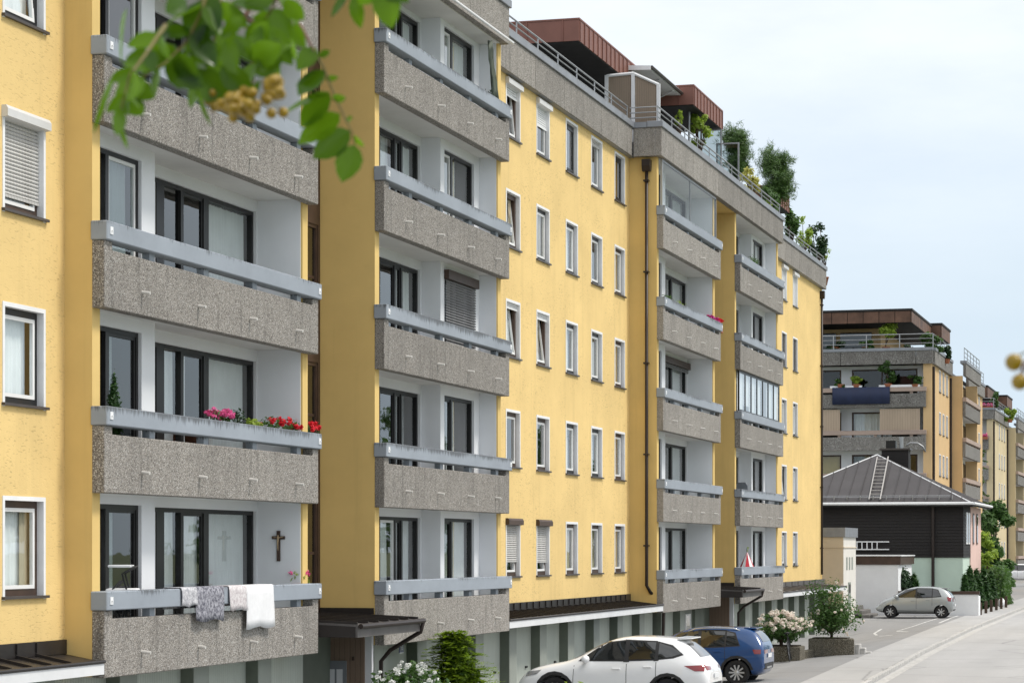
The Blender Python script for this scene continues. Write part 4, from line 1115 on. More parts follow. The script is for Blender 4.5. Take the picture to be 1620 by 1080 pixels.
            link('rim_well', proto[1], MT['blackplastic'], t_); link('rim', proto[2], MT['rim'], t_)
    MB().box(wx[1] + wr, wx[0] - wr, -tw + .3, tw - .3, .20, .5).build('underbody', MT['blackplastic'], root)
    return root

def around(poly, g=.035):
    cx = sum(p[0] for p in poly)/len(poly); cz = sum(p[1] for p in poly)/len(poly)
    return [(x + g * (1 if x > cx else -1), z + g * (1 if z > cz else -1)) for x, z in poly]
SUV = [(-2.30, .46, .80, .88, .60, .76, .70, .56), (-2.25, .36, .96, 1.04, .70, .87, .80, .64), (-2.10, .28, 1.08, 1.19, .78, .92, .85, .68), (-1.72, .24, 1.11, 1.60, .80, .935, .88, .58), (-1.30, .22, 1.09, 1.665, .80, .935, .885, .62),
       (-.55, .22, 1.06, 1.70, .80, .93, .885, .64), (.15, .22, 1.03, 1.64, .80, .93, .88, .62), (.92, .22, 1.00, 1.12, .80, .93, .87, .76), (1.40, .22, .95, 1.05, .80, .93, .85, .72),
       (1.90, .24, .84, .95, .78, .91, .82, .66), (2.16, .30, .72, .82, .70, .84, .74, .56), (2.30, .40, .60, .68, .52, .66, .58, .42)]
PS = dict(wr=.365, wx=(1.36, -1.34), track=.92, zlow=.2, seal=True, around=around,
  side=[[(.78, 1.13), (.16, 1.50), (-.30, 1.565), (-.30, 1.14)], [(-.40, 1.145), (-.40, 1.565), (-1.02, 1.545), (-1.02, 1.17)], [(-1.10, 1.18), (-1.10, 1.535), (-1.38, 1.45), (-1.66, 1.30), (-1.42, 1.22)]],
  pillars=[[(-.28, 1.09), (-.28, 1.60), (-.42, 1.60), (-.42, 1.09)], [(-1.0, 1.12), (-1.0, 1.57), (-1.12, 1.55), (-1.12, 1.13)]],
  lines=[((.92, .40), (.90, 1.0)), ((-.36, .40), (-.36, 1.05)), ((-1.06, .62), (-1.06, 1.10)), ((.90, .40), (-.36, .40)), ((-.36, .40), (-.95, .42))],
  handles=[(-.12, .93), (-.86, .98)], chromeh=False, mirror=(.62, 1.10), mirmat=MT['wht'],
  tail_side=[[(-1.72, 1.02), (-2.19, 1.04), (-2.19, .90), (-1.98, .90)]], head_side=[[(1.70, .88), (2.10, .82), (2.10, .72), (1.80, .78)]],
  ws=[(-.66, 1.15), (.66, 1.15), (.56, 1.56), (-.56, 1.56)], rw=[(-.60, 1.22), (.60, 1.22), (.50, 1.52), (-.50, 1.52)],
  tail_back=[[(.45, .93), (.78, .92), (.78, 1.02), (.45, 1.0)]], back=[([(-.66, .50), (.66, .50), (.66, .62), (-.66, .62)], 'blackplastic')], plz=.78, spokes=10, spw=.055, spoiler=(-1.72, 1.655, .52))
Xw = 55.6; wy = PY(1119, Xw - .92) + 2.28
car('white sport utility car with dark rear glass parked nose to the garages', SUV, PS, MT['wht'], (Xw, wy, gz(Xw, wy) - .012), math.pi/2)
SUB = [(-2.05, .44, .88, .97, .62, .78, .74, .58), (-2.02, .36, 1.00, 1.10, .72, .86, .82, .68), (-1.97, .28, 1.08, 1.22, .77, .89, .85, .69), (-1.74, .24, 1.10, 1.55, .78, .895, .86, .62), (-1.30, .22, 1.07, 1.58, .78, .895, .86, .62),
       (-.45, .22, 1.03, 1.60, .78, .89, .855, .63), (.30, .22, 1.00, 1.54, .78, .89, .85, .60), (.98, .22, .98, 1.09, .78, .89, .84, .74), (1.35, .22, .94, 1.03, .78, .89, .82, .70),
       (1.75, .26, .82, .92, .74, .86, .78, .62), (1.97, .32, .70, .80, .66, .78, .70, .52), (2.06, .42, .60, .66, .50, .60, .54, .40)]
PB = dict(PS); PB.update(wr=.345, wx=(1.24, -1.30), track=.885, side=[[(.92, 1.04), (.30, 1.42), (-.20, 1.47), (-.20, 1.04)], [(-.29, 1.04), (-.29, 1.47), (-.95, 1.46), (-.95, 1.07)], [(-1.0, 1.075), (-1.0, 1.45), (-1.20, 1.40), (-1.36, 1.10)]],
  pillars=[[(-.18, 1.03), (-.18, 1.49), (-.31, 1.49), (-.31, 1.03)], [(-.93, 1.05), (-.93, 1.47), (-1.02, 1.46), (-1.02, 1.06)]],
  lines=[((.95, .40), (.95, 1.0)), ((-.25, .40), (-.25, 1.0)), ((-.97, .62), (-.97, 1.04)), ((.95, .40), (-.25, .40))], handles=[(-.05, .90), (-.76, .92)], mirror=(.72, 1.05), mirmat=MT['blackplastic'],
  tail_side=[[(-1.74, .98), (-1.97, .98), (-1.97, .86), (-1.80, .86)]], head_side=[[(1.55, .84), (1.88, .80), (1.88, .70), (1.6, .74)]],
  ws=[(-.62, 1.12), (.62, 1.12), (.52, 1.46), (-.52, 1.46)], rw=[(-.58, 1.18), (.58, 1.18), (.50, 1.45), (-.50, 1.45)], tail_back=[[(.30, .88), (.74, .86), (.74, .97), (.30, .97)]],
  back=[([(-.68, .44), (.68, .44), (.68, .60), (-.68, .60)], 'blackplastic'), ([(-.36, .45), (.36, .45), (.36, .50), (-.36, .50)], 'rim')], plz=.80, spokes=10, spw=.07, rails=(.60, -.60), rail_x=(.1, -1.35), spoiler=(-1.66, 1.565, .50))
Xb = 66.2; by = PY(1165, Xb - .88) + 1.30
car('dark blue crossover car with roof rails parked beyond the white car', SUB, PB, MT['blu'], (Xb, by, gz(Xb, by) - .012), math.pi/2)
HAT = [(-1.86, .42, .78, .86, .58, .72, .66, .54), (-1.82, .33, .92, 1.00, .68, .80, .76, .62), (-1.74, .26, 1.00, 1.12, .74, .845, .80, .64), (-1.50, .22, 1.03, 1.42, .75, .85, .81, .56), (-1.10, .20, 1.01, 1.51, .75, .85, .815, .58),
       (-.30, .20, .96, 1.545, .75, .85, .81, .60), (.38, .20, .92, 1.46, .75, .85, .80, .57), (1.12, .20, .88, 1.00, .75, .85, .78, .66), (1.38, .22, .80, .93, .74, .84, .76, .62),
       (1.64, .24, .70, .80, .70, .80, .70, .54), (1.80, .30, .60, .68, .60, .72, .62, .46), (1.88, .38, .52, .56, .46, .58, .50, .36)]
PH = dict(PS); PH.update(wr=.295, wx=(1.16, -1.28), track=.84, side=[[(1.00, .98), (.36, 1.37), (-.06, 1.41), (-.06, .99)], [(-.14, .99), (-.14, 1.41), (-.84, 1.40), (-.84, 1.02)], [(-.88, 1.02), (-.88, 1.395), (-1.10, 1.34), (-1.28, 1.06)]],
  pillars=[[(-.04, .98), (-.04, 1.43), (-.16, 1.43), (-.16, .98)]],
  lines=[((1.02, .36), (1.02, .9)), ((-.10, .34), (-.10, .96)), ((-.86, .60), (-.86, .98)), ((1.02, .36), (-.10, .34))], handles=[(.06, .84), (-.66, .87)], mirror=(.86, .98), mirmat=MT['slv'],
  tail_side=[[(-1.56, 1.02), (-1.76, 1.0), (-1.76, .80), (-1.62, .82)]], head_side=[[(1.36, .80), (1.70, .68), (1.70, .58), (1.48, .66)]],
  ws=[(-.56, 1.04), (.56, 1.04), (.48, 1.38), (-.48, 1.38)], rw=[(-.52, 1.10), (.52, 1.10), (.46, 1.36), (-.46, 1.36)], tail_back=[[(.54, .80), (.72, .80), (.70, 1.0), (.56, 1.0)]],
  back=[([(-.5, .36), (.5, .36), (.5, .42), (-.5, .42)], 'blackplastic')], plz=.62, spokes=7, spw=.085, spoiler=(-1.50, 1.455, .46))
Xs = 118.5; sy = PY(1448, Xs - .84) + .06
car('small silver hatchback parked in front of the low white wall', HAT, PH, MT['slv'], (Xs, sy, gz(Xs, sy) - .012), math.pi/2, cladding=False)
PH2 = dict(PH); PH2['mirmat'] = MT['skybluecar']
xq = 39.4; yq = PY(756, xq)
car('pale blue car of which only the roof shows at the bottom edge', HAT, PH2, MT['skybluecar'], (xq, yq, gz(xq, yq) - .10), math.radians(100), cladding=False)
PH3 = dict(PH); PH3['mirmat'] = MT['wht']
xq = 205.0; yq = PY(1606, xq)
car('white car far down the street behind the clipped hedge', HAT, PH3, MT['wht'], (xq, yq, gz(xq, yq) + .35), math.radians(100), cladding=False)
# ------------------------------------------------------------------ vegetation kit
def leaf_cloud(blobs, n, size, seed, flat=.35, shell=.45, ratio=.5, up=.3, T=None):
    """many small folded leaves spread through ellipsoids: (centre, radii)"""
    rr = random.Random(seed); m = MB(T)
    wts = [b[1][0]*b[1][1] + b[1][1]*b[1][2] + b[1][0]*b[1][2] for b in blobs]; tot = sum(wts)
    for i in range(n):
        t = rr.random() * tot
        for b, wgt in zip(blobs, wts):
            t -= wgt
            if t <= 0: break
        d = Vector((rr.gauss(0, 1), rr.gauss(0, 1), rr.gauss(0, 1))).normalized()
        r = (shell + (1 - shell) * rr.random()) * (1 + .12 * math.sin(7*d.x + 5*d.z + seed))
        p = Vector((b[0][0] + d.x*b[1][0]*r, b[0][1] + d.y*b[1][1]*r, b[0][2] + d.z*b[1][2]*r))
        s = size * rr.uniform(.6, 1.35)
        nrm = (d * (1 - flat) + Vector((rr.uniform(-1, 1), rr.uniform(-1, 1), rr.uniform(-.4, 1) + up)) * .8).normalized()
        t1 = nrm.cross(Vector((rr.uniform(-1, 1), rr.uniform(-1, 1), rr.uniform(-1, 1))))
        t1 = t1.normalized() if t1.length > 1e-4 else nrm.orthogonal().normalized()
        t2 = nrm.cross(t1)
        a = p - t1 * s; c = p + t1 * s; w2 = s * ratio
        m.add([a, p + t2*w2 - nrm*s*.12, c, p - t2*w2 - nrm*s*.12], [(0, 1, 2), (0, 2, 3)])
    return m
def needle_cloud(tips, n, length, seed, width=.012, T=None):
    """needle tufts round branch tips"""
    rr = random.Random(seed); m = MB(T)
    for p in tips:
        p = Vector(p)
        for i in range(n):
            d = Vector((rr.gauss(0, 1), rr.gauss(0, 1), rr.gauss(.5, .9))).normalized()
            o = d.orthogonal().normalized() * width; L = length * rr.uniform(.6, 1.2)
            q = p + Vector((rr.uniform(-1, 1), rr.uniform(-1, 1), rr.uniform(-1, 1))) * length * .6
            m.add([q - o, q + o, q + d * L], [(0, 1, 2)])
    return m
def limbs(root, base, tops, r0, mat='bark', name='trunk', fork=.35, T=None):
    m = MB(T); base = Vector(base)
    for i, tp in enumerate(tops):
        tp = Vector(tp); f = base + (Vector((base.x, base.y, tp.z)) - base) * fork
        mid = (f + tp) / 2 + Vector((R.uniform(-.05, .05), R.uniform(-.05, .05), 0)) * (tp - base).length
        m.tube([base, f, mid, tp], [r0, r0*.75, r0*.45, r0*.15], 6)
    return m.build(name, MT[mat], root, True)
def shrub(name, label, cat, base, w_, h_, mat, n, size, seed, group=None, trunk=True, d_=None, lobes=6, ratio=.5, shell=.4, low=.35):
    root = thing(name, label, cat, base, group)
    rr = random.Random(seed); d_ = d_ or w_
    blobs = []
    for i in range(lobes):
        a = rr.uniform(0, 6.28); q = rr.uniform(.1, .32)
        z = h_ * rr.uniform(low, .80); sz = rr.uniform(.26, .42) * (1.15 - .5 * (z/h_ - .35))
        blobs.append(((math.cos(a)*w_*q, math.sin(a)*d_*q, z), (w_*sz, d_*sz, h_*rr.uniform(.18, .30))))
    blobs.append(((0, 0, h_*.82), (w_*.22, d_*.22, h_*.18)))
    if trunk: limbs(root, (0, 0, 0), [b[0] for b in blobs], max(.012, w_*.03))
    leaf_cloud(blobs, n, size, seed, ratio=ratio, shell=shell).build('foliage', MT[mat], root)
    return root, blobs
def at(px, py, X=None, Y=None):
    if X is None: X = PX(px, Y)
    else: Y = PY(px, X)
    return Vector((X, Y, PZ(py, X, Y)))
def ppm(X, Y): return 3825.0 / (X * _c + Y * _s)

# roof terrace plants: pots stand on the roof slab
def roof_plant(label, px0, px1, py0, py1, Y, mat, n, size, seed, name='roof_shrub', pine=False):
    cx = (px0 + px1) / 2; p = at(cx, py0, Y=Y); k = ppm(p.x, Y)
    w_ = (px1 - px0) / k; zt = p.z; zb = 12.62
    root = thing(name, label, 'plant', (p.x, Y, zb), 'plants on the roof terrace')
    rr = random.Random(seed); H_ = zt - zb; vis = (py1 - py0) / k
    MB().lathe([(.16, 0), (.24, .36), (.26, .36), (.26, .40), (.20, .40), (.20, .36)], 14).build('pot', MT['terracotta'], root, True)
    c0 = H_ - vis; blobs = []
    for i in range(14):
        a = rr.uniform(0, 6.28); t = rr.random(); q = (.36 if pine else .40) * math.sin(min(1, .25 + t) * 2.2)
        f = rr.uniform(.6, 1.2); blobs.append(((math.cos(a)*w_*q, math.sin(a)*w_*q*.6, c0 + vis*(.10 + .76*t)), (w_*.20*f, w_*.18*f, vis*.15*f)))
    limbs(root, (0, 0, .36), [b[0] for b in blobs], .03 + w_*.012)
    if pine:
        tips = []
        for b in blobs:
            for i in range(44):
                d = Vector((rr.gauss(0, .5), rr.gauss(0, .5), rr.gauss(0, .5)))
                tips.append((b[0][0] + d.x*b[1][0]*1.3, b[0][1] + d.y*b[1][1]*1.3, b[0][2] + d.z*b[1][2]*1.4))
        needle_cloud(tips, n, size, seed, .014).build('foliage', MT[mat], root)
    else: leaf_cloud(blobs, n, size, seed, shell=.2).build('foliage', MT[mat], root)
    return root
roof_plant('lime green leafy shrub behind the roof railing below the red roof box', 1082, 1130, 176, 234, 16.7, 'leaf_lime', 900, .075, 3)
roof_plant('small lime shrub peeping over the railing beside the awning post', 1064, 1082, 170, 200, 16.9, 'leaf_lime', 360, .06, 4)
roof_plant('dark green pine behind the glass wind screen on the roof', 1138, 1192, 205, 282, 17.6, 'leaf_pine', 26, .19, 5, 'roof_pine', True)
roof_plant('large broad pine, rightmost of the two dark pines on the roof', 1190, 1258, 236, 326, 17.3, 'leaf_pine', 28, .20, 6, 'roof_pine', True)
roof_plant('yellow leaved shrub between the two dark pines on the roof', 1166, 1210, 256, 310, 16.7, 'leaf_gold', 1000, .07, 7)
roof_plant('mid green shrub right of the large roof pine', 1232, 1272, 322, 376, 17.5, 'leaf', 1500, .09, 8)
roof_plant('thin pale green reedy plant near the end of the roof terrace', 1252, 1290, 338, 392, 17.6, 'leaf_lime', 800, .07, 9)
roof_plant('dark bushy shrub, last plant at the far end of the roof terrace', 1270, 1318, 346, 410, 17.65, 'leaf_dark', 1300, .09, 10)
roof_plant('low golden green plant at the very corner of the roof terrace', 1288, 1318, 374, 412, 17.5, 'leaf_lime', 240, .055, 12)
roof_plant('fresh green shrub trailing between the yellow shrub and the roof edge', 1196, 1240, 292, 340, 16.75, 'leaf', 900, .08, 14)
roof_plant('tiny green plant at the foot of the large roof pine', 1208, 1226, 314, 336, 16.7, 'leaf_lime', 120, .05, 13)

# reed screen with white posts, awning and glass wind screens on the terrace
sc_ = thing('reed_screen', 'brown reed privacy screen in white frame on the roof terrace', 'screen', (73.2, 17, 12.6), world=True)
xs_ = 73.4
ys_ = [PY(p, xs_) for p in (960, 1002, 1042)]; zt_ = [PZ(p, xs_, 17) for p in (118, 116, 136)]
for i in range(2):
    MB().add([(xs_, ys_[i], 12.6), (xs_, ys_[i+1], 12.6), (xs_, ys_[i+1], zt_[i+1]), (xs_, ys_[i], zt_[i]), (xs_ + .03, ys_[i], 12.6), (xs_ + .03, ys_[i+1], 12.6), (xs_ + .03, ys_[i+1], zt_[i+1]), (xs_ + .03, ys_[i], zt_[i])],
             [(0, 3, 2, 1), (4, 5, 6, 7), (0, 1, 5, 4), (1, 2, 6, 5), (2, 3, 7, 6), (3, 0, 4, 7)]).build('reed_panel', MT['wood'], sc_)
    MB().tube([(xs_ - .02, ys_[i], zt_[i]), (xs_ - .02, ys_[i+1], zt_[i+1])], .05, 6).build('top_bar', MT['trim'], sc_)
for y, z in zip(ys_, zt_): MB().box(xs_ - .06, xs_ - .002, y - .055, y + .055, 12.6, z + .02).build('post', MT['trim'], sc_)
aw = thing('awning', 'folded out white awning with dark front rail over the roof terrace', 'awning', (76, 17.5, 12.6), world=True)
a1 = Vector((72.6, 18.9, PZ(107, 72.6, 18.9))); pB = at(1034, 111, Y=17.0); pC = at(1088, 160, Y=17.0)
MB().prismx([(18.9, pB.z + .03), (18.9, pB.z + .10), (17.0, pB.z + .0), (17.0, pB.z - .07)], pB.x - .5, pC.x).build('cloth', MT['fascia'], aw)
MB().prismx([(18.9, pB.z - .02), (18.9, pB.z + .14), (16.98, pB.z + .04), (16.98, pB.z - .10)], pB.x - .56, pB.x - .502).build('side_valance', MT['trim'], aw)
MB().tube([pB + Vector((-.5, -.05, 0)), pC + Vector((0, -.05, pB.z - pC.z))], .055, 6).build('front_rail', MT['sill'], aw)
MB().tube([(pC.x, 16.95, pB.z - .06), (pC.x, 16.95, 12.6)], .04, 8).build('post', MT['steel'], aw)
for i, x_ in enumerate((pB.x + 1.2, pB.x + 3.2)): MB().tube([(x_, 18.8, pB.z - .1), (x_ + .7, 17.9, pB.z - .25), (x_, 17.05, pB.z - .08)], .03, 6).build('folding_arm', MT['trim'], aw)
def glass_screen(px, py, w_, Y, label):
    p = at(px, py, Y=Y); r = thing('wind_screen', label, 'screen', (p.x, Y, 12.6), 'glass wind screens on the roof')
    T = Matrix.Translation((0, 0, 0)) @ face_left(0, 0)
    ring(MB(T), -w_/2, w_/2, .3, p.z - 12.6, .05, 0, .05).build('frame', MT['steel'], r); MB(T).box(-w_/2 + .05, w_/2 - .05, .02, .03, .35, p.z - 12.65).build('pane', MT['glass_dim'], r)
    for s in (-1, 1): MB(T).box(s*w_/2 - .04, s*w_/2 + .04, .0, .06, 0, .299).build('foot', MT['steel'], r)
glass_screen(1151, 226, .85, 16.75, 'square glass wind screen in grey frame in front of the dark pine')
glass_screen(1122, 205, .9, 16.9, 'narrow glass wind screen beside the lime shrub on the roof')

# ------------------------------------------------------------------ balcony things
def rail_box(px, k, w_, label, flower, cat='flowers', Y=16.30, n=60, hgt=.28, green='leaf', seed=0, group=None, heads=26, hs=.028):
    X = PX(px, Y); z = ZR(k)
    root = thing('flower_box', label, cat, (X, Y, z - .20), group)
    MB().box(-w_/2, w_/2, -.09, .10, 0, .19).build('trough', MT['terracotta'], root, bevel=.01)
    nb_ = max(2, int(w_ / .18)); bl = [((-w_/2 + (i + .5)*w_/nb_, 0, .19 + hgt*.42), (w_/nb_*.75, .14, hgt*.5)) for i in range(nb_)]
    leaf_cloud(bl, n, .04, seed, shell=.2).build('foliage', MT[green], root)
    if flower:
        rr = random.Random(seed + 5)
        for f in range(heads):
            b = bl[rr.randrange(nb_)]; d = Vector((rr.gauss(0, 1), rr.gauss(-.5, 1), abs(rr.gauss(.4, .8)))).normalized()
            q = (b[0][0] + d.x*b[1][0], b[0][1] + d.y*b[1][1], b[0][2] + d.z*b[1][2])
            leaf_cloud([(q, (hs, hs, hs*.8))], 16, hs*.65, seed*31 + f, shell=.6, ratio=.8).build('flower_head', MT[flower], root)
    return root
rail_box(349, 1, .85, 'pink geraniums behind the pale blue balcony rail', 'pinkf', n=140, seed=1, heads=34, hs=.045)
rail_box(376, 1, .42, 'dark green herb between the pink and red balcony flowers', None, 'plant', n=120, hgt=.38, green='leaf_dark', seed=2)
rail_box(402, 1, .55, 'light green low plant beside the red geraniums', None, 'plant', n=160, hgt=.20, green='leaf_lime', seed=3)
rail_box(432, 1, .75, 'red geraniums, leftmost of the red flower boxes', 'redf', n=120, seed=4, heads=8, hs=.05)
rail_box(462, 1, .75, 'red geraniums in the middle of the red flower boxes', 'redf', n=130, seed=5, heads=9, hs=.05)
rail_box(489, 1, .6, 'red geraniums at the right end of the flowery balcony', 'redf', n=110, seed=6, heads=8, hs=.055)
rail_box(476, 0, .6, 'small green and pink plant at the end of the lowest near balcony', 'pinkf', n=130, hgt=.34, green='leaf_lime', seed=7, heads=5, hs=.04)
rail_box(1126, 3, 1.9, 'purple and red petunias on a far balcony corner', 'violetf', n=120, seed=8, heads=22, hs=.07)
rail_box(1136, 3, .9, 'bright red petunias beside the purple ones on the far balcony corner', 'redf', n=60, seed=9, heads=14, hs=.07)
rail_box(1057, 3, .9, 'green trailing plant at the left end of a far balcony', None, 'plant', n=180, hgt=.36, seed=10)
rail_box(1076, 3, .8, 'low green herbs on the far balcony with the petunias', None, 'plant', n=120, hgt=.3, green='leaf_lime', seed=11)
rail_box(1192, 4, 1.3, 'bushy green plant on the top far balcony', None, 'plant', n=220, hgt=.55, seed=12)
rail_box(778, 4, .9, 'wispy green plant under the hanging net on the top balcony', None, 'plant', n=160, hgt=.42, green='leaf_dark', seed=13)
# clipped conifer behind the rail
X_ = PX(180, 16.39); tc_ = thing('potted_conifer', 'small cone shaped conifer in a pot behind the near balcony rail', 'plant', (X_, 16.39, ZR(1) - 1.06))
MB().lathe([(.13, 0), (.18, .34), (.20, .34), (.20, .38), (.15, .38), (.15, .34)], 16).build('pot', MT['terracotta'], tc_, True)
bl = [((0, 0, .5 + 1.12*t), (.23*(1 - t)**.7 + .015, .17*(1 - t)**.7 + .015, .10)) for t in [i/13 for i in range(14)]]
leaf_cloud(bl, 3400, .032, 21, shell=.4, ratio=.4, up=.8).build('foliage', MT['leaf_thuja'], tc_)
MB().tube([(0, 0, .36), (0, 0, 1.5)], [.02, .006], 6).build('stem', MT['bark'], tc_)
# towels over the lowest near rail
def towel(px0, px1, drop, mat, label, seed, back=.35):
    x0, x1 = PX(px0, RF - .02), PX(px1, RF - .02); z = ZR(0) + .012; m = MB(); rr = random.Random(seed); nx, L = 14, []
    y0, y1 = RF - .018, RF + .30
    prof = [(y1 + .006, z - back), (y1, z - .02), (y1 - .015, z), (y0 + .02, z), (y0, z - .012)] + [(y0 - .004, z - drop * t) for t in (.2, .4, .6, .8, 1)]
    for i in range(nx + 1):
        u = i / nx; sag = .02 * math.sin(u * 9 + seed)
        for j, (y, zz) in enumerate(prof):
            f = max(0, j - 4) / 5
            m.v.append((x0 + (x1 - x0) * (u + f * .012 * math.sin(seed + 3*u)), y - f * (.012 + .016 * math.sin(u * 11 + seed * 2 + f * 2)) , zz + f * (sag + rr.uniform(-.006, .006))))
    k = len(prof)
    for i in range(nx):
        for j in range(k - 1): m.f.append((i*k + j, (i+1)*k + j, (i+1)*k + j + 1, i*k + j + 1))
    o = m.build('towel', MT[mat], None, True); sm = o.modifiers.new('thick', 'SOLIDIFY'); sm.thickness = .008
    tag(o, label, 'towel', 'towels drying on the balcony rail')
towel(287, 311, .30, 'towel_light', 'short light grey towel, leftmost on the balcony rail', 1)
towel(309, 354, .56, 'towel_grey', 'dark grey patterned towel drying on the balcony rail', 2)
towel(362, 391, .41, 'towel_pink', 'pale pinkish towel between the dark grey and the white one', 3)
towel(389.5, 432, .74, 'white_cloth', 'long white towel, rightmost on the balcony rail', 4)
# wall crucifix on the loggia side wall
xw_ = XA + 9.15 - .30; yc_ = PY(441, xw_); zc_ = PZ(850, xw_, yc_)
cr = thing('crucifix', 'dark wooden crucifix on the white side wall of the lowest near loggia', 'crucifix', (xw_, yc_, zc_), world=True)
MB().box(xw_ - .028, xw_, yc_ - .035, yc_ + .035, zc_ - .44, zc_ + .13).build('upright', MT['brown'], cr, bevel=.004)
MB().box(xw_ - .030, xw_ - .001, yc_ - .13, yc_ - .036, zc_ - .03, zc_ + .03).build('arm', MT['brown'], cr, bevel=.004); MB().box(xw_ - .030, xw_ - .001, yc_ + .036, yc_ + .13, zc_ - .03, zc_ + .03).build('arm', MT['brown'], cr, bevel=.004)
f_ = MB().tube([(xw_ - .045, yc_, zc_ + .05), (xw_ - .05, yc_, zc_ - .02), (xw_ - .05, yc_ + .004, zc_ - .12), (xw_ - .045, yc_ - .004, zc_ - .24)], [.014, .02, .015, .008], 8)
f_.tube([(xw_ - .04, yc_ - .11, zc_ + .02), (xw_ - .045, yc_, zc_ - .005), (xw_ - .04, yc_ + .11, zc_ + .02)], [.006, .009, .006], 6); f_.build('carved_figure', MT['fig'], cr, True)
# folding garden chair
gx, gy = PX(188, 16.50), 16.44
gc = thing('garden_chair', 'black steel folding chair with pale cushion in the lowest near loggia', 'chair', (gx, gy, ZR(0) - 1.05), rz=math.radians(200))
for s in (-1, 1):
    MB().tube([(s*.26, -.2, 0), (s*.26, .02, .55), (s*.26, .10, 1.02), (s*.26, .02, 1.30), (s*.26, .22, 1.42)], .017, 8).build('frame_tube', MT['black'], gc, True)
    MB().tube([(s*.26, .28, 0), (s*.26, -.02, .5), (s*.26, -.2, .98), (s*.26, .0, 1.20)], .017, 8).build('frame_tube', MT['black'], gc, True)
    MB().box(s*.26 - .035, s*.26 + .035, -.20, .16, 1.40, 1.44).build('armrest', MT['trim'], gc, bevel=.012, seg=2)
MB().box(-.28, .28, -.24, .26, .98, 1.07).build('cushion', MT['white_cloth'], gc, bevel=.03, seg=3)
for y in (-.2, .22): MB().tube([(-.26, y, .96), (.26, y, .96)], .014, 6).build('cross_bar', MT['black'], gc)
# parasol, chair back, box and net on the far and top balconies
px_ = PX(1184, 16.35); ur = thing('parasol', 'folded red and white striped parasol on the lowest far balcony', 'parasol', (px_, 16.4, ZR(0) - 1.05))
MB().tube([(0, 0, 0), (0, 0, 1.75)], .02, 6).build('pole', MT['steel'], ur)
for i in range(10):
    a0, a1 = 2*math.pi*i/10, 2*math.pi*(i+1)/10
    MB().add([(0, 0, 1.62), (.42*math.cos(a0), .30*math.sin(a0), .95), (.42*math.cos(a1), .30*math.sin(a1), .95)], [(0, 1, 2)]).build('gore', MT['red' if i % 2 else 'white_cloth'], ur)
MB().tube([(0, 0, 1.62), (.05, 0, 1.70), (.18, 0, 1.76)], .03, 6).build('tip_ribbon', MT['leaf_lime'], ur)
px_ = PX(1177, 16.45); pc = thing('chair', 'grey plastic chair back above a far balcony rail', 'chair', (px_, 16.46, ZR(1) - 1.05), rz=math.radians(80))
MB().prism([(-.24, .40), (.24, .40), (.24, 1.25), (.16, 1.38), (-.16, 1.38), (-.24, 1.25)], .18, .21).build('backrest', MT['cap'], pc, bevel=.02)
MB().box(-.24, .24, -.24, .18, .40, .43).build('seat', MT['cap'], pc, bevel=.01)
for x in (-.21, .21):
    for y in (-.2, .16): MB().tube([(x, y, 0), (x, y, .4)], .02, 6).build('leg', MT['cap'], pc)
nx_ = PX(776, 16.1); net = MB()
for i in range(9):
    for j in range(7):
        t = j / 6; w_ = .16 + .55 * t * t * .6
        net.v.append((nx_ - .1 + w_ * (i / 8) + .25 * t, 16.1 + .05 * math.sin(i * 1.7 + j), ZR(4) + 1.35 - 1.3 * t))
for i in range(8):
    for j in range(6): net.f.append((i*7 + j, (i+1)*7 + j, (i+1)*7 + j + 1, i*7 + j + 1))
o = net.build('sun_net', MT['gdark'], None, True); o.modifiers.new('thick', 'SOLIDIFY').thickness = .006
tag(o, 'dark net gathered at the right end of the top balcony', 'net')
MB().tube([(XB + 4.2, PF - .14, 12.06), (XB + 9.0, PF - .14, 12.06)], .03, 8).build('awning_pole', MT['trim'], AB)
# glazed-in loggias
def enclosure(X, k, blinds, npan, frame):
    z0_, z1_ = ZR(k) + .012, ZR(k) + 1.475; a, b = X + .28, X + 8.87; y = PF + .10
    fr = ring(MB(), a, b, z0_, z1_, .07, y, y + .06).build('loggia_glazing', MT[frame], AB)
    for i in range(npan):
        p, q = a + .07 + (b - a - .14) * i / npan, a + .07 + (b - a - .14) * (i + 1) / npan
        if i: MB().box(p - (.05 if blinds else .018), p + (.05 if blinds else .018), y + .004, y + .055, z0_ + .07, z1_ - .07).build('mullion', MT[frame if blinds else 'steel'], fr)
        MB().box(p + .052, q - .052, y + .02, y + .026, z0_ + .07, z1_ - .07).build('pane', MT['glass' if blinds else 'glass_clear'], fr)
        if blinds and i not in blinds: MB().box(p + .05, q - .05, y + .10, y + .115, z0_ + .03 + .25 * (i % 3 == 1), z1_ - .05).build('roller_blind', MT['curtain'], fr)
enclosure(XE, 2, (4,), 7, 'frame'); enclosure(XC, 4, (), 2, 'steel')
# outside lamps / alarm boxes and house number
MB().box(XB + 5.75, XB + 5.80, 16.8, 16.9, ZR(4) + .55, ZR(4) + .62).build('wall_lamp', MT['trim'], AB)
def text_part(txt, size, M_, mat, parent):
    cu = bpy.data.curves.new('t', 'FONT'); cu.body = txt; cu.size = size; cu.extrude = .002; cu.align_x = 'CENTER'; cu.align_y = 'CENTER'
    o = bpy.data.objects.new('t', cu); C.objects.link(o); dg = bpy.context.evaluated_depsgraph_get(); dg.update()
    me = bpy.data.meshes.new_from_object(o.evaluated_get(dg)); bpy.data.objects.remove(o)
    me.transform(M_); return link('numerals', me, mat, parent)
nx0 = PX(635.5, YG - .02)
npz = MB().box(nx0 - .14, nx0 + .14, YG - .02, YG - .002, PZ(1032, nx0, YG), PZ(1017, nx0, YG)).build('house_number_plate', plain('dark blue enamel', (.04, .06, .13), .3, 0, .1, 20), AB)
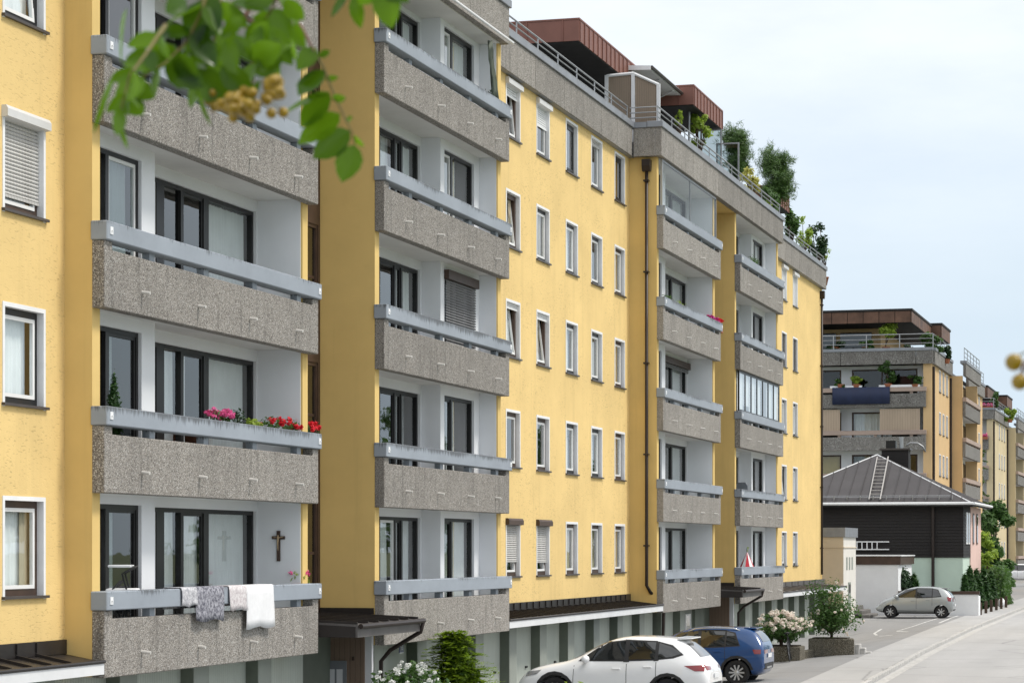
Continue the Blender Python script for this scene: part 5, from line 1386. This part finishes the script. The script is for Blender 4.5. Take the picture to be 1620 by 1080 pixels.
MB().box(nx0 - .14, nx0 + .14, YG - .021, YG - .0195, PZ(1032.0, nx0, YG) - .01, PZ(1031, nx0, YG)).build('plate_edge', MT['trim'], npz)
text_part('56', .17, Matrix.Translation((nx0, YG - .024, PZ(1024, nx0, YG))) @ Matrix.Rotation(math.pi/2, 4, 'X'), MT['trim'], npz)
ORD = ('first', 'second', 'third', 'fourth', 'fifth', 'sixth', 'seventh', 'eighth')
# ------------------------------------------------------------------ street level plants
def hydrangea(label, X, px, w_, h_, zb, seed, heads, hs, blossom, nleaf, name='hydrangea'):
    Y = PY(px, X); root, bl = shrub(name, label, 'shrub', (X, Y, zb), w_, h_, 'leaf', nleaf, .055, seed, 'hydrangeas along the forecourt', d_=w_*.8, lobes=9, ratio=.6, shell=.5)
    rr = random.Random(seed)
    for i in range(heads):
        b = bl[rr.randrange(len(bl))]; d = Vector((rr.gauss(-.45, .8), rr.gauss(-.3, .9), abs(rr.gauss(.5, .7)))).normalized()
        q = (b[0][0] + d.x*b[1][0]*1.02, b[0][1] + d.y*b[1][1]*1.02, b[0][2] + d.z*b[1][2]*1.05); s = hs * rr.uniform(.7, 1.2)
        leaf_cloud([(q, (s, s, s*.75))], 34, s*.34, seed*77 + i, shell=.75, ratio=.9, flat=.1).build('flower_head', MT[blossom], root)
    return root
hydrangea('white flowering hydrangea in front of the brown entrance, left of the yew', 44.6, 650, 1.75, 1.62, -3.75, 31, 90, .05, 'blossom_w', 2600)
Yp = PY(1236, 79.6)
pl1 = thing('planter', 'mossy concrete planter under the white hydrangea beyond the blue car', 'planter', (79.6, Yp, gz(79.6, Yp)))
MB().prismz([(-.55, -.72), (.45, -.72), (.50, .62), (-.50, .62)], -.05, .50).build('trough', MT['planter'], pl1, bevel=.03, seg=2); MB().box(-.42, .40, -.60, .52, .501, .53).build('soil', MT['soil'], pl1)
hydrangea('cream hydrangea in full bloom in the mossy planter beyond the blue car', 79.6, 1236, 2.3, 1.25, gz(79.6, Yp) + .42, 32, 130, .095, 'blossom', 3600)
Yq = PY(1318, 81.8); zq = gz(81.8, Yq)
pl2 = thing('planter', 'long mossy concrete planter with the tall rose bush at the pavement', 'planter', (81.8, Yq, zq))
MB().prismz([(-.45, -.78), (.45, -.62), (.52, .78), (-.42, .78)], -.05, .56).build('trough', MT['planter'], pl2, bevel=.03, seg=2); MB().box(-.32, .34, -.52, .66, .561, .59).build('soil', MT['soil'], pl2)
for i in range(3): MB().box(-.25 + .1*i, .30, -.92 - .18*i, -.76 - .16*i, -.05, .38 - .13*i).build('stepped_edge', MT['kerb'], pl2, bevel=.02)
rb, bl = shrub('rose_bush', 'tall leafy rose bush with pale flowers growing from the long planter', 'shrub', (81.8, Yq + .05, zq + .50), 1.75, 2.15, 'leaf', 5200, .05, 33, lobes=20, d_=1.75, shell=.2, low=.2)
rr = random.Random(5)
for i in range(38):
    b = bl[rr.randrange(len(bl))]; d = Vector((rr.gauss(-.4, .8), rr.gauss(-.4, .9), rr.gauss(.1, .7))).normalized()
    q = (b[0][0] + d.x*b[1][0], b[0][1] + d.y*b[1][1], b[0][2] + d.z*b[1][2])
    leaf_cloud([(q, (.045, .045, .035))], 16, .03, 900 + i, shell=.6, ratio=.9).build('flower_head', MT['blossom'], rb)
leaf_cloud([((0, 0, .02), (.36, .62, .10))], 260, .04, 41, shell=.1).build('ground_leaves', MT['leaf_lime'], rb)
# palisade edging stones between the planters
for i in range(7):
    t = (i + .5) / 7; x = 79.9 + 1.5*t; y = PY(1263 + 22*t, x)
    o = MB().lathe([(.095, 0), (.095, .25), (.075, .30)], 10).build('palisade_stone', MT['planter']); o.location = (x, y, gz(x, y) - .03)
    tag(o, ORD[i] + ' round concrete edging post from the bicycle, between the planters', 'edging post', 'palisade edging between the planters')
# bicycle leaning on the first planter, seen nearly from behind
xb_, yb_ = 78.7, PY(1251, 78.7)
bi = thing('bicycle', 'dark bicycle leaning against the mossy planter', 'bicycle', (xb_, yb_, gz(xb_, yb_)), rz=math.radians(8)); bi.rotation_euler = (math.radians(-7), 0, math.radians(6))
def wheel_b(x):
    t_ = MB().lathe([(.325, -.018), (.345, 0), (.325, .018), (.31, 0)], 28, Matrix.Translation((x, 0, .345)) @ Matrix.Rotation(math.pi/2, 4, 'X')); o = t_.build('wheel', MT['tyre'], bi)
    s_ = MB()
    for i in range(12): a = i*math.pi/6; s_.tube([(x, 0, .345), (x + .31*math.cos(a), 0, .345 + .31*math.sin(a))], .003, 4)
    s_.build('spokes', MT['steel'], o)
wheel_b(-.52); wheel_b(.52)
fm = MB()
for pts in ([(-.52, 0, .345), (-.08, 0, .30), (.36, 0, .82), (.52, 0, .345)], [(-.08, 0, .30), (-.2, 0, .88)], [(-.18, 0, .80), (.34, 0, .78)], [(-.52, 0, .345), (-.18, 0, .80)]): fm.tube(pts, .016, 6)
fm.build('frame', MT['black'], bi); MB().tube([(.34, 0, .80), (.30, 0, 1.02), (.28, -.27, 1.04), (.16, -.29, 1.02)], .014, 6).build('handlebar', MT['black'], bi); MB().tube([(.30, 0, 1.02), (.28, .27, 1.04), (.16, .29, 1.02)], .014, 6).build('handlebar', MT['black'], bi)
MB().lathe([(.02, -.03), (.09, -.02), (.10, .02), (.04, .04)], 10, Matrix.Translation((-.22, 0, .93)) @ Matrix.Scale(1.5, 4, (1, 0, 0))).build('saddle', MT['black'], bi, True)
# clipped yew by the garages: layered sprays
Xy = 49.2; Yy = PY(718, Xy); zy = gz(Xy, Yy); Hy = PZ(987, Xy, Yy) - zy
yw_ = thing('yew_shrub', 'bright green conical yew shrub in front of the garages', 'shrub', (Xy, Yy, zy))
rr = random.Random(77); m = MB()
for i in range(420):                      # layered flat sprays reaching out from the trunk
    t = rr.random()**.85; a = rr.uniform(0, 6.28); rad = (.80*(1 - t**1.5) + .30) * rr.uniform(.7, 1.18)
    d = Vector((math.cos(a), math.sin(a), rr.uniform(.02, .34))); sd_ = Vector((-math.sin(a), math.cos(a), 0)); z0_ = .10 + (Hy - .26)*t
    for j in range(15):
        q = .25 + .78*j/14; p = Vector((0, 0, z0_)) + d*rad*q - Vector((0, 0, .10*q*q)); L = rr.uniform(.07, .14)*(1.25 - .5*q)
        for s_ in (-1, 1):
            o_ = (d*.75 + sd_*s_*rr.uniform(.5, 1.1) + Vector((0, 0, rr.uniform(-.25, .3)))).normalized(); w_ = o_.cross(Vector((0, 0, 1))).normalized()*L*.26
            m.add([p, p + o_*L*.55 + w_, p + o_*L, p + o_*L*.55 - w_], [(0, 1, 2), (0, 2, 3)])
m.build('foliage', MT['leaf_yew'], yw_)
leaf_cloud([((.10*math.sin(5*t), .10*math.cos(4*t), .12 + (Hy - .4)*t), (.66*(1 - t**1.5) + .16, .66*(1 - t**1.5) + .16, .16)) for t in [i/9 for i in range(10)]], 3600, .085, 78, shell=.35, ratio=.4).build('inner_foliage', MT['leaf_yew'], yw_); MB().tube([(0, 0, 0), (0, 0, Hy*.9)], [.07, .01], 8).build('trunk', MT['bark'], yw_)
shrub('low_shrub', 'lime leaf tips in front of the white car at the bottom edge', 'shrub', (44.0, PY(895, 44.0), -3.8), .9, PZ(1071, 44, 12) + 3.8, 'leaf_lime', 500, .05, 51)
# thujas, hedge and bushes beyond the low wall
def thuja(px, X, ptop, w_, seed, label):
    Y = PY(px, X); zb = gz(X, Y); H_ = PZ(ptop, X, Y) - zb
    root = thing('thuja', label, 'tree', (X, Y, zb), 'thujas behind the low wall')
    bl = [((0, 0, .15 + (H_ - .3)*t), (w_/2*(1 - t)**.55*min(1, .6 + 2*t) + .04, w_/2*(1 - t)**.55*min(1, .6 + 2*t) + .04, H_*.06)) for t in [i/15 for i in range(16)]]
    leaf_cloud(bl, 2600, .14, seed, shell=.35, ratio=.34, up=1.2).build('foliage', MT['leaf_thuja'], root); MB().tube([(0, 0, 0), (0, 0, H_*.9)], [.06, .01], 6).build('trunk', MT['bark'], root)
thuja(1534, 127.5, 893, 1.0, 61, 'slim thuja nearest the mint green house corner'); thuja(1545, 130, 896, .95, 62, 'second slim thuja from the mint green house corner')
thuja(1556, 133, 894, .95, 63, 'third slim thuja from the mint green house corner'); thuja(1567, 136.5, 899, 1.0, 64, 'slim thuja next to the clipped hedge'); 
thuja(1446, 123.5, 903, .9, 65, 'small dark thuja at the corner of the white garage block'); thuja(1526, 125.5, 905, .5, 66, 'thin young thuja beside the mint green wall')
shrub('garden_bush', 'dark bush between the white garage block and the mint green wall', 'shrub', (123.0, PY(1431, 123), -3.3), 1.1, PZ(900, 123, 15) + 3.3, 'leaf_dark', 1600, .11, 67)
hx = 140.5; hy = PY(1581, hx); hg = thing('hedge', 'clipped green hedge beside the far pavement', 'hedge', (hx, hy, gz(hx, hy)))
hb = [((dx, dy, .25 + .5*k), (.75, .5, .5)) for dx in (-1.6, -.6, .4, 1.4, 2.4) for dy in (-.1, .25) for k in range(4)]
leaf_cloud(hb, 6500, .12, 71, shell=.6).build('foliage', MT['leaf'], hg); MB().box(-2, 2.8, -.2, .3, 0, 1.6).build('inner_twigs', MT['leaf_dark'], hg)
for i in range(6):
    x = 122.6 + 2.6*i; y = PY(1551, 122.6) - .05*i; o = MB().box(-.07, .07, -.07, .07, -.1, .62).build('fence_post', MT['bark'], None, bevel=.01); o.location = (x, y, gz(x, y)); tag(o, ORD[i] + ' short brown post from the low white wall along the far pavement', 'fence post', 'wooden posts beside the far pavement')
sxk = 137.0; syk = PY(1584, sxk); sk = MB().lathe([(.05, .0), (.24, .06), (.30, .25), (.26, .5), (.12, .68), (.05, .74)], 14, Matrix.Rotation(.45, 4, 'Y') @ Matrix.Scale(.7, 4)).build('sack', MT['white_cloth'], None, True); sk.location = (sxk, syk, gz(sxk, syk) + .02); tag(sk, 'white sack lying at the foot of the clipped hedge', 'sack')
# trees
def tree(name, label, X, px, ptop, w_, seed, mat, n, size, zc=.35, group='trees down the street'):
    Y = PY(px, X); zb = gz(X, Y); H_ = PZ(ptop, X, Y) - zb; root = thing(name, label, 'tree', (X, Y, zb), group); rr = random.Random(seed); bl = []
    for i in range(16):
        a = rr.uniform(0, 6.28); t = rr.random(); q = w_*.36*math.sqrt(max(.05, 1 - (2*t - .9)**2)); s = rr.uniform(.13, .22)*w_
        bl.append(((math.cos(a)*q, math.sin(a)*q, H_*(zc + (.94 - zc)*t)), (s, s, s*.8)))
    limbs(root, (0, 0, 0), [b[0] for b in bl[:9]], .05 + H_*.012, 'bark', 'trunk', .25)
    leaf_cloud(bl, n, size, seed, shell=.35).build('crown', MT[mat], root); return root
tree('broadleaf_tree', 'green broadleaf tree between the pink house end and the cream block', 150, 1575, 793, 3.1, 81, 'leaf', 6500, .16, .12)
tree('broadleaf_tree', 'bright leaved low tree beside the pink house wall', 146, 1560, 838, 1.9, 82, 'leaf_lime', 2000, .13, .25)
def spruce(label, X, px, ptop, w_, seed, mat='leaf_pine'):
    Y = PY(px, X); zb = gz(X, Y); H_ = PZ(ptop, X, Y) - zb; root = thing('spruce_tree', label, 'tree', (X, Y, zb), 'conifers down the street'); rr = random.Random(seed); m = MB(); br = MB()
    br.tube([(0, 0, 0), (0, 0, H_)], [.16, .02], 8)
    for i in range(int(H_*5)):
        t = (i + rr.random())/(H_*5); z = H_*(.10 + .9*t); L = w_/2*(1 - t)**.8*rr.uniform(.7, 1.1) + .1
        a = rr.uniform(0, 6.28); d = Vector((math.cos(a), math.sin(a), -.28)); p0 = Vector((0, 0, z)); br.tube([p0, p0 + d*L], [.025, .006], 4)
        for j in range(14):
            p = p0 + d*L*(j + 1)/14 + Vector((rr.uniform(-.12, .12), rr.uniform(-.12, .12), 0)); s = .16
            v = Vector((rr.uniform(-.4, .4) + d.x*.5, rr.uniform(-.4, .4) + d.y*.5, -1)).normalized(); o_ = v.cross(d).normalized()*.05
            m.add([p - o_, p + o_, p + v*s*rr.uniform(.7, 1.6)], [(0, 1, 2)]); m.add([p - d*.1, p + d*.12, p + v*s*.8], [(0, 1, 2)])
    br.build('trunk', MT['bark'], root); m.build('crown', MT[mat], root)
spruce('dark drooping spruce in front of the cream block balconies', 196, 1552, 705, 3.4, 91)
spruce('far spruce top beyond the cream block, left of the pair', 300, 1596, 738, 5, 92); spruce('far spruce top at the right edge beyond the cream block', 305, 1614, 742, 6, 93)
# plants on the tan block: terrace and balcony
def block_plant(label, px0, px1, ptop, pbot, X, mat, n, size, seed, tree_=False):
    cx = (px0 + px1)/2; Y = PY(cx, X); k = ppm(X, Y); zt, zb = PZ(ptop, X, Y), PZ(pbot, X, Y)
    root = thing('balcony_plant', label, 'plant', (X, Y, zb), 'plants on the far blocks'); w_ = (px1 - px0)/k; H_ = zt - zb; rr = random.Random(seed)
    lo = .55 if tree_ else .05
    bl = [((rr.uniform(-.3, .3)*w_*.6, rr.uniform(-.33, .33)*w_, H_*(lo + (.9 - lo)*rr.random())), (w_*.22, w_*.22, H_*.14)) for i in range(8)]
    MB().lathe([(.2, 0), (.28, .3), (.22, .3)], 10).build('pot', MT['terracotta'], root); limbs(root, (0, 0, .1), [b[0] for b in bl[:5]], .04)
    leaf_cloud(bl, n*2, size*1.15, seed, shell=.2).build('foliage', MT[mat], root)
block_plant('lime green little tree on the roof terrace of the tan block', 1381, 1422, 508, 556, 159.6, 'leaf_lime', 520, .12, 101, True)
block_plant('dark bushes at the left end of the tan block terrace', 1300, 1342, 538, 556, 159.3, 'leaf_dark', 420, .1, 102); block_plant('rounded green bush under the lime tree on the tan block', 1354, 1386, 536, 556, 159.3, 'leaf', 320, .1, 103)
block_plant('pale green broad shrub at the corner of the tan block terrace', 1452, 1492, 523, 558, 160.2, 'leaf', 520, .11, 104); block_plant('dark conical bush at the street side of the tan block terrace', 1488, 1506, 546, 575, 165, 'leaf_dark', 360, .1, 105)
block_plant('low green plants beside the lime tree trunk on the tan block', 1425, 1452, 543, 557, 159.3, 'leaf_dark', 260, .09, 106)
block_plant('tall feathery green plant on the balcony with the navy cloth', 1390, 1420, 568, 614, 158.35, 'leaf', 420, .08, 107); block_plant('bushy green plant left of the navy cloth', 1320, 1340, 598, 615, 158.35, 'leaf', 260, .08, 108)
block_plant('small flowering plant above the navy cloth', 1344, 1366, 594, 615, 158.35, 'leaf_lime', 200, .08, 109); block_plant('green plant at the right end of the balcony with the navy cloth', 1436, 1460, 592, 615, 158.35, 'leaf', 240, .08, 110)
block_plant('leafy shrubs on the roof terrace of the cream block', 1562, 1582, 618, 648, 229.5, 'leaf', 420, .14, 111); block_plant('pale shrubs at the far end of the cream block roof', 1588, 1608, 640, 668, 238, 'leaf_lime', 420, .14, 112)
for (px0, px1, pt, pb, X, sd, lb, mt) in ((1546, 1562, 683, 694, 226.8, 113, 'pink balcony flowers on the cream block', 'pinkf'), (1544, 1572, 630, 646, 227.3, 114, 'red flowers in a trough on the cream block roof', 'pinkf')):
    Y = PY((px0 + px1)/2, X); k = ppm(X, Y); r_ = thing('flower_box', lb, 'flowers', (X, Y, PZ(pb, X, Y)), 'flowers on the cream block'); w_ = (px1 - px0)/k
    MB().box(-.15, .15, -w_/2, w_/2, -.05, .2).build('trough', MT['terracotta'], r_); leaf_cloud([((0, (i - 2)*w_/5, .35), (.2, w_/8, .22)) for i in range(5)], 260, .06, sd, shell=.3).build('blossoms', MT[mt], r_)

# ------------------------------------------------------------------ rowan branch hanging close to the lens
def CP(px, py, d):
    k, v = (px - 810.0)/3825.0, (869.0 - py)/3825.0
    return Vector((_c*d + _s*k*d, _s*d - _c*k*d, v*d))
RB = thing('rowan_branch', 'rowan branch with green leaflets and yellow berries hanging in from the top', 'branch', tuple(CP(430, -60, 2.8)), world=True)
def leaflet_mesh(seed):
    rr = random.Random(seed); m = MB(); n = 9; cv = rr.uniform(-.12, .22); fold = rr.uniform(.12, .42); tw = rr.uniform(-.3, .3)
    for i in range(n + 1):
        t = i/n; w_ = .23*math.sin(math.pi*t**.85)**.8 + .004; z = -cv*t*t; a = tw*t
        for s in (-1, -.5, 0, .5, 1):
            yy = s*w_*(1 + (.05 if i % 2 else -.03)*(abs(s) == 1)); zz = z + abs(s)*w_*fold*.6 - .012*(s == 0)
            m.v.append((t, yy*math.cos(a) - zz*math.sin(a), zz*math.cos(a) + yy*math.sin(a)))
    for i in range(n):
        for j in range(4): m.f.append((i*5 + j, (i+1)*5 + j, (i+1)*5 + j + 1, i*5 + j + 1))
    return m.mesh('leaflet', True)
LM = [leaflet_mesh(i) for i in range(10)]
FW = Vector((_c, _s, 0))
rl_ = random.Random(8)
def leaflet(parent, p0, p1, roll, wide=1.0):
    d = p1 - p0; L = d.length; x = d.normalized(); n = (-FW + Vector((rl_.uniform(-.3, .3), rl_.uniform(-.3, .3), .25))).normalized()
    y = n.cross(x).normalized(); n = x.cross(y)
    y2 = y*math.cos(roll) + n*math.sin(roll); z2 = x.cross(y2)
    M_ = Matrix(((x.x*L, y2.x*L*wide, z2.x*L, p0.x), (x.y*L, y2.y*L*wide, z2.y*L, p0.y), (x.z*L, y2.z*L*wide, z2.z*L, p0.z), (0, 0, 0, 1)))
    me = LM[rl_.randrange(10)].copy(); me.transform(M_); o = link('leaflet', me, MT['leaf_rowan'], parent); return o
def pinnate(pts, pairs, ll, d, spread=62, roll=.5, sides=(1, -1), wide=1.0, start=.15):
    P_ = [CP(x, y, d + dz) for x, y, dz in pts]
    st = MB().tube(P_, [.0022 - .0012*i/(len(P_)-1) for i in range(len(P_))], 6).build('leaf_stalk', MT['leafstalk'], RB, True)
    seg = [(P_[i+1] - P_[i]).length for i in range(len(P_)-1)]; tot = sum(seg)
    def along(t):
        q = t*tot
        for i, s in enumerate(seg):
            if q <= s or i == len(seg)-1: return P_[i] + (P_[i+1] - P_[i])*(q/s), (P_[i+1] - P_[i]).normalized()
            q -= s
    for i in range(pairs):
        t = start + (1 - start)*i/max(1, pairs - .4); b, tg = along(min(.99, t))
        side = tg.cross(-FW).normalized()
        for s in sides:
            a = math.radians(spread + rl_.uniform(-12, 12)); L = ll*rl_.uniform(.82, 1.12)*(1 - .25*abs(t - .5))
            dirv = (tg*math.cos(a) + side*s*math.sin(a) + FW*rl_.uniform(-.35, .35) + Vector((0, 0, -.18))).normalized()
            leaflet(st, b, b + dirv*L, roll*rl_.uniform(-1.4, 1.4), wide)
    e, tg = along(.99); leaflet(st, e, e + (tg + Vector((0, 0, -.2))).normalized()*ll*.95, roll*rl_.uniform(-1, 1), wide)
    return st
MT['leafstalk'] = plain('leaf stalk', (.16, .13, .035), .5, 0, .2, 50)
# woody twigs
for pts, r0 in (([(600, -120, 0), (505, -60, 0), (430, -15, 0), (396, 12, 0), (386, 30, 0)], .0042), ([(430, -15, 0), (452, 12, .0), (478, 45, -.02), (494, 76, -.03)], .003), ([(386, 30, 0), (396, 60, .01), (400, 100, .02), (384, 138, .02)], .0022),
                ([(396, 12, 0), (340, 4, .03), (285, -12, .05)], .003), ([(505, -60, 0), (540, -50, .03), (570, -40, .05)], .003), ([(386, 30, 0), (420, 40, .02), (424, 90, .02), (418, 140, .02)], .0018)):
    MB().tube([CP(x, y, 2.75 + dz) for x, y, dz in pts], [r0*(1 - .55*i/(len(pts)-1)) for i in range(len(pts))], 8).build('twig', MT['twig'], RB, True)
# the sharp leaf at the right: leaflets hang from one side
stq = MB().tube([CP(x, y, 2.70) for x, y in ((494, 76), (512, 108), (528, 148), (545, 185), (557, 210), (562, 228))], [.0019, .0017, .0015, .0013, .0011, .0009], 6).build('leaf_stalk', MT['leafstalk'], RB, True)
for (a, b, rl, wd) in (((500, 76), (470, 108), .25, 1.4), ((510, 110), (473, 154), .2, 1.4), ((521, 146), (473, 198), .15, 1.3), ((538, 180), (474, 232), .1, 1.2), ((554, 207), (495, 251), -.1, 1.3), ((561, 229), (542, 290), .05, 1.4),
                       ((503, 88), (524, 82), .9, 1.2), ((514, 124), (536, 124), 1.0, 1.2), ((525, 156), (548, 154), 1.0, 1.2), ((546, 190), (556, 186), 1.0, .9), ((559, 214), (574, 234), .9, 1.0), ((497, 84), (462, 82), .8, 1.2), ((507, 112), (466, 128), .9, 1.2), ((519, 150), (446, 174), .8, 1.0)):
    leaflet(stq, CP(a[0], a[1], 2.70), CP(b[0], b[1], 2.70 + rl_.uniform(-.02, .02)), rl, wd)
# blurred leaves around it, nearer or farther
pinnate([(262, 40, 0), (232, 84, -.04), (206, 118, -.06), (192, 172, -.08)], 4, .034, 2.40, 42, 1.1, wide=1.0)
pinnate([(330, -20, 0), (318, 20, 0), (296, 66, 0), (262, 100, -.02), (226, 122, -.03)], 4, .044, 2.5, 60, .7, wide=1.3)
pinnate([(350, -16, 0), (345, 30, 0), (336, 76, 0), (322, 112, 0)], 3, .046, 2.55, 58, .7, wide=1.35)
pinnate([(470, 30, 0), (440, 50, 0), (420, 78, 0), (404, 100, 0)], 3, .042, 2.62, 60, .7, wide=1.3)
pinnate([(440, -20, 0), (432, 12, 0), (420, 30, 0)], 2, .046, 2.55, 70, .6, wide=1.3)
pinnate([(560, -45, 0), (556, -24, 0), (560, -6, 0)], 2, .038, 2.7, 60, .8)
pinnate([(600, -66, 0), (602, -40, 0), (606, -22, 0)], 2, .046, 2.45, 50, .6, wide=1.4)
for (a, b, rl, wd) in (((200, 14), (184, 98), 1.05, 1.1), ((276, 70), (226, 122), .4, 1.3), ((196, 150), (204, 184), 1.0, 1.0), ((186, 176), (200, 236), 1.05, .8), ((206, 130), (244, 158), .5, 1.5), ((202, 158), (226, 182), .5, 1.6), ((300, 118), (366, 156), .2, 1.4), ((262, 96), (322, 138), .3, 1.4), ((312, 138), (332, 200), 1.3, .6), ((184, 112), (156, 212), 1.1, .8),
                       ((350, 104), (402, 156), .4, 1.2), ((300, 66), (346, -4), .2, 1.6), ((296, 74), (352, 88), .3, 1.4), ((404, 118), (446, 92), .3, 1.2), ((392, 60), (466, 66), .2, 1.3), ((398, 96), (448, 70), .4, 1.3), ((372, 56), (400, 100), .6, 1.0), ((412, 128), (392, 162), .5, 1.2), ((262, 20), (300, -6), .5, 1.2), ((330, 40), (288, 92), .3, 1.3), ((340, 90), (292, 120), .5, 1.3), ((384, 28), (352, 62), .4, 1.4), ((424, 36), (396, 84), .3, 1.4), ((440, 60), (414, 118), .4, 1.2), ((462, 40), (486, 76), .7, 1.2), ((356, 64), (376, 118), .5, 1.1), ((268, 52), (214, 88), .6, 1.0), ((224, 104), (180, 132), .9, 1.0), ((450, 0), (480, 34), .5, 1.5)):
    leaflet(RB, CP(a[0], a[1], 2.5), CP(b[0], b[1], 2.5 + rl_.uniform(-.03, .03)), rl, wd)
# berries
bm_ = MB().lathe([(.0005, -1), (.45, -.88), (.8, -.58), (.98, -.1), (.95, .35), (.7, .75), (.35, .95), (.05, .9)], 12).mesh('berry', True); bm_.transform(Matrix.Scale(.0056, 4))
cl = MB().tube([CP(384, 138, 2.77), CP(384, 150, 2.77), CP(380, 160, 2.77)], .0012, 6).build('berry_stalk', MT['leafstalk'], RB)
for i in range(64):
    t = rl_.random(); px, py = rl_.gauss(384, 27), 166 + rl_.gauss(0, 9)
    if i > 48: px, py = rl_.uniform(424, 442), rl_.uniform(122, 152)
    p = CP(px, py, 2.46 + rl_.uniform(-.03, .06)); me = bm_.copy(); me.transform(Matrix.Translation(p)); link('berry', me, MT['berry'], cl)
    if i % 4 == 0: MB().tube([CP(386 + rl_.uniform(-6, 6), 128, 2.63), p], .0006, 4).build('pedicel', MT['leafstalk'], cl)
RB2 = thing('rowan_twig', 'two blurred orange berries on a twig at the right edge', 'branch', tuple(CP(1640, 540, 2.2)), world=True)
tq = MB().tube([CP(1672, 500, 2.2), CP(1650, 545, 2.2), CP(1622, 572, 2.2), CP(1612, 600, 2.2)], .0014, 6).build('twig', MT['twig'], RB2)
for px, py, s in ((1604, 573, 1.45), (1613, 604, 1.35), (1640, 590, 1.3), (1650, 560, 1.3)):
    me = bm_.copy(); me.transform(Matrix.Translation(CP(px, py, 2.2)) @ Matrix.Scale(s, 4)); link('berry', me, MT['berry'], RB2)
    MB().tube([CP(1650, 545, 2.2), CP(px, py - 8, 2.2)], .0008, 4).build('pedicel', MT['leafstalk'], RB2)

# trees across the street, outside the frame, seen as reflections in the window panes
rr = random.Random(4); tb = []
for i in range(16):
    cx, cy = 62 + 11*i + rr.uniform(-3, 3), -7 - rr.uniform(0, 9) - .03*i*i; hh = rr.uniform(7, 13)
    for j in range(9):
        a = rr.uniform(0, 6.28); q = rr.uniform(0, 2.6); s_ = rr.uniform(1.0, 1.9)
        tb.append(((cx + math.cos(a)*q, cy + math.sin(a)*q, -3.5 + hh*rr.uniform(.35, .95)), (s_, s_, s_*.8)))
o = leaf_cloud(tb, 15000, .34, 99, shell=.3).build('tree_row', MT['leaf'])
tag(o, 'row of trees across the street mirrored in the window panes', 'trees', kind='stuff')
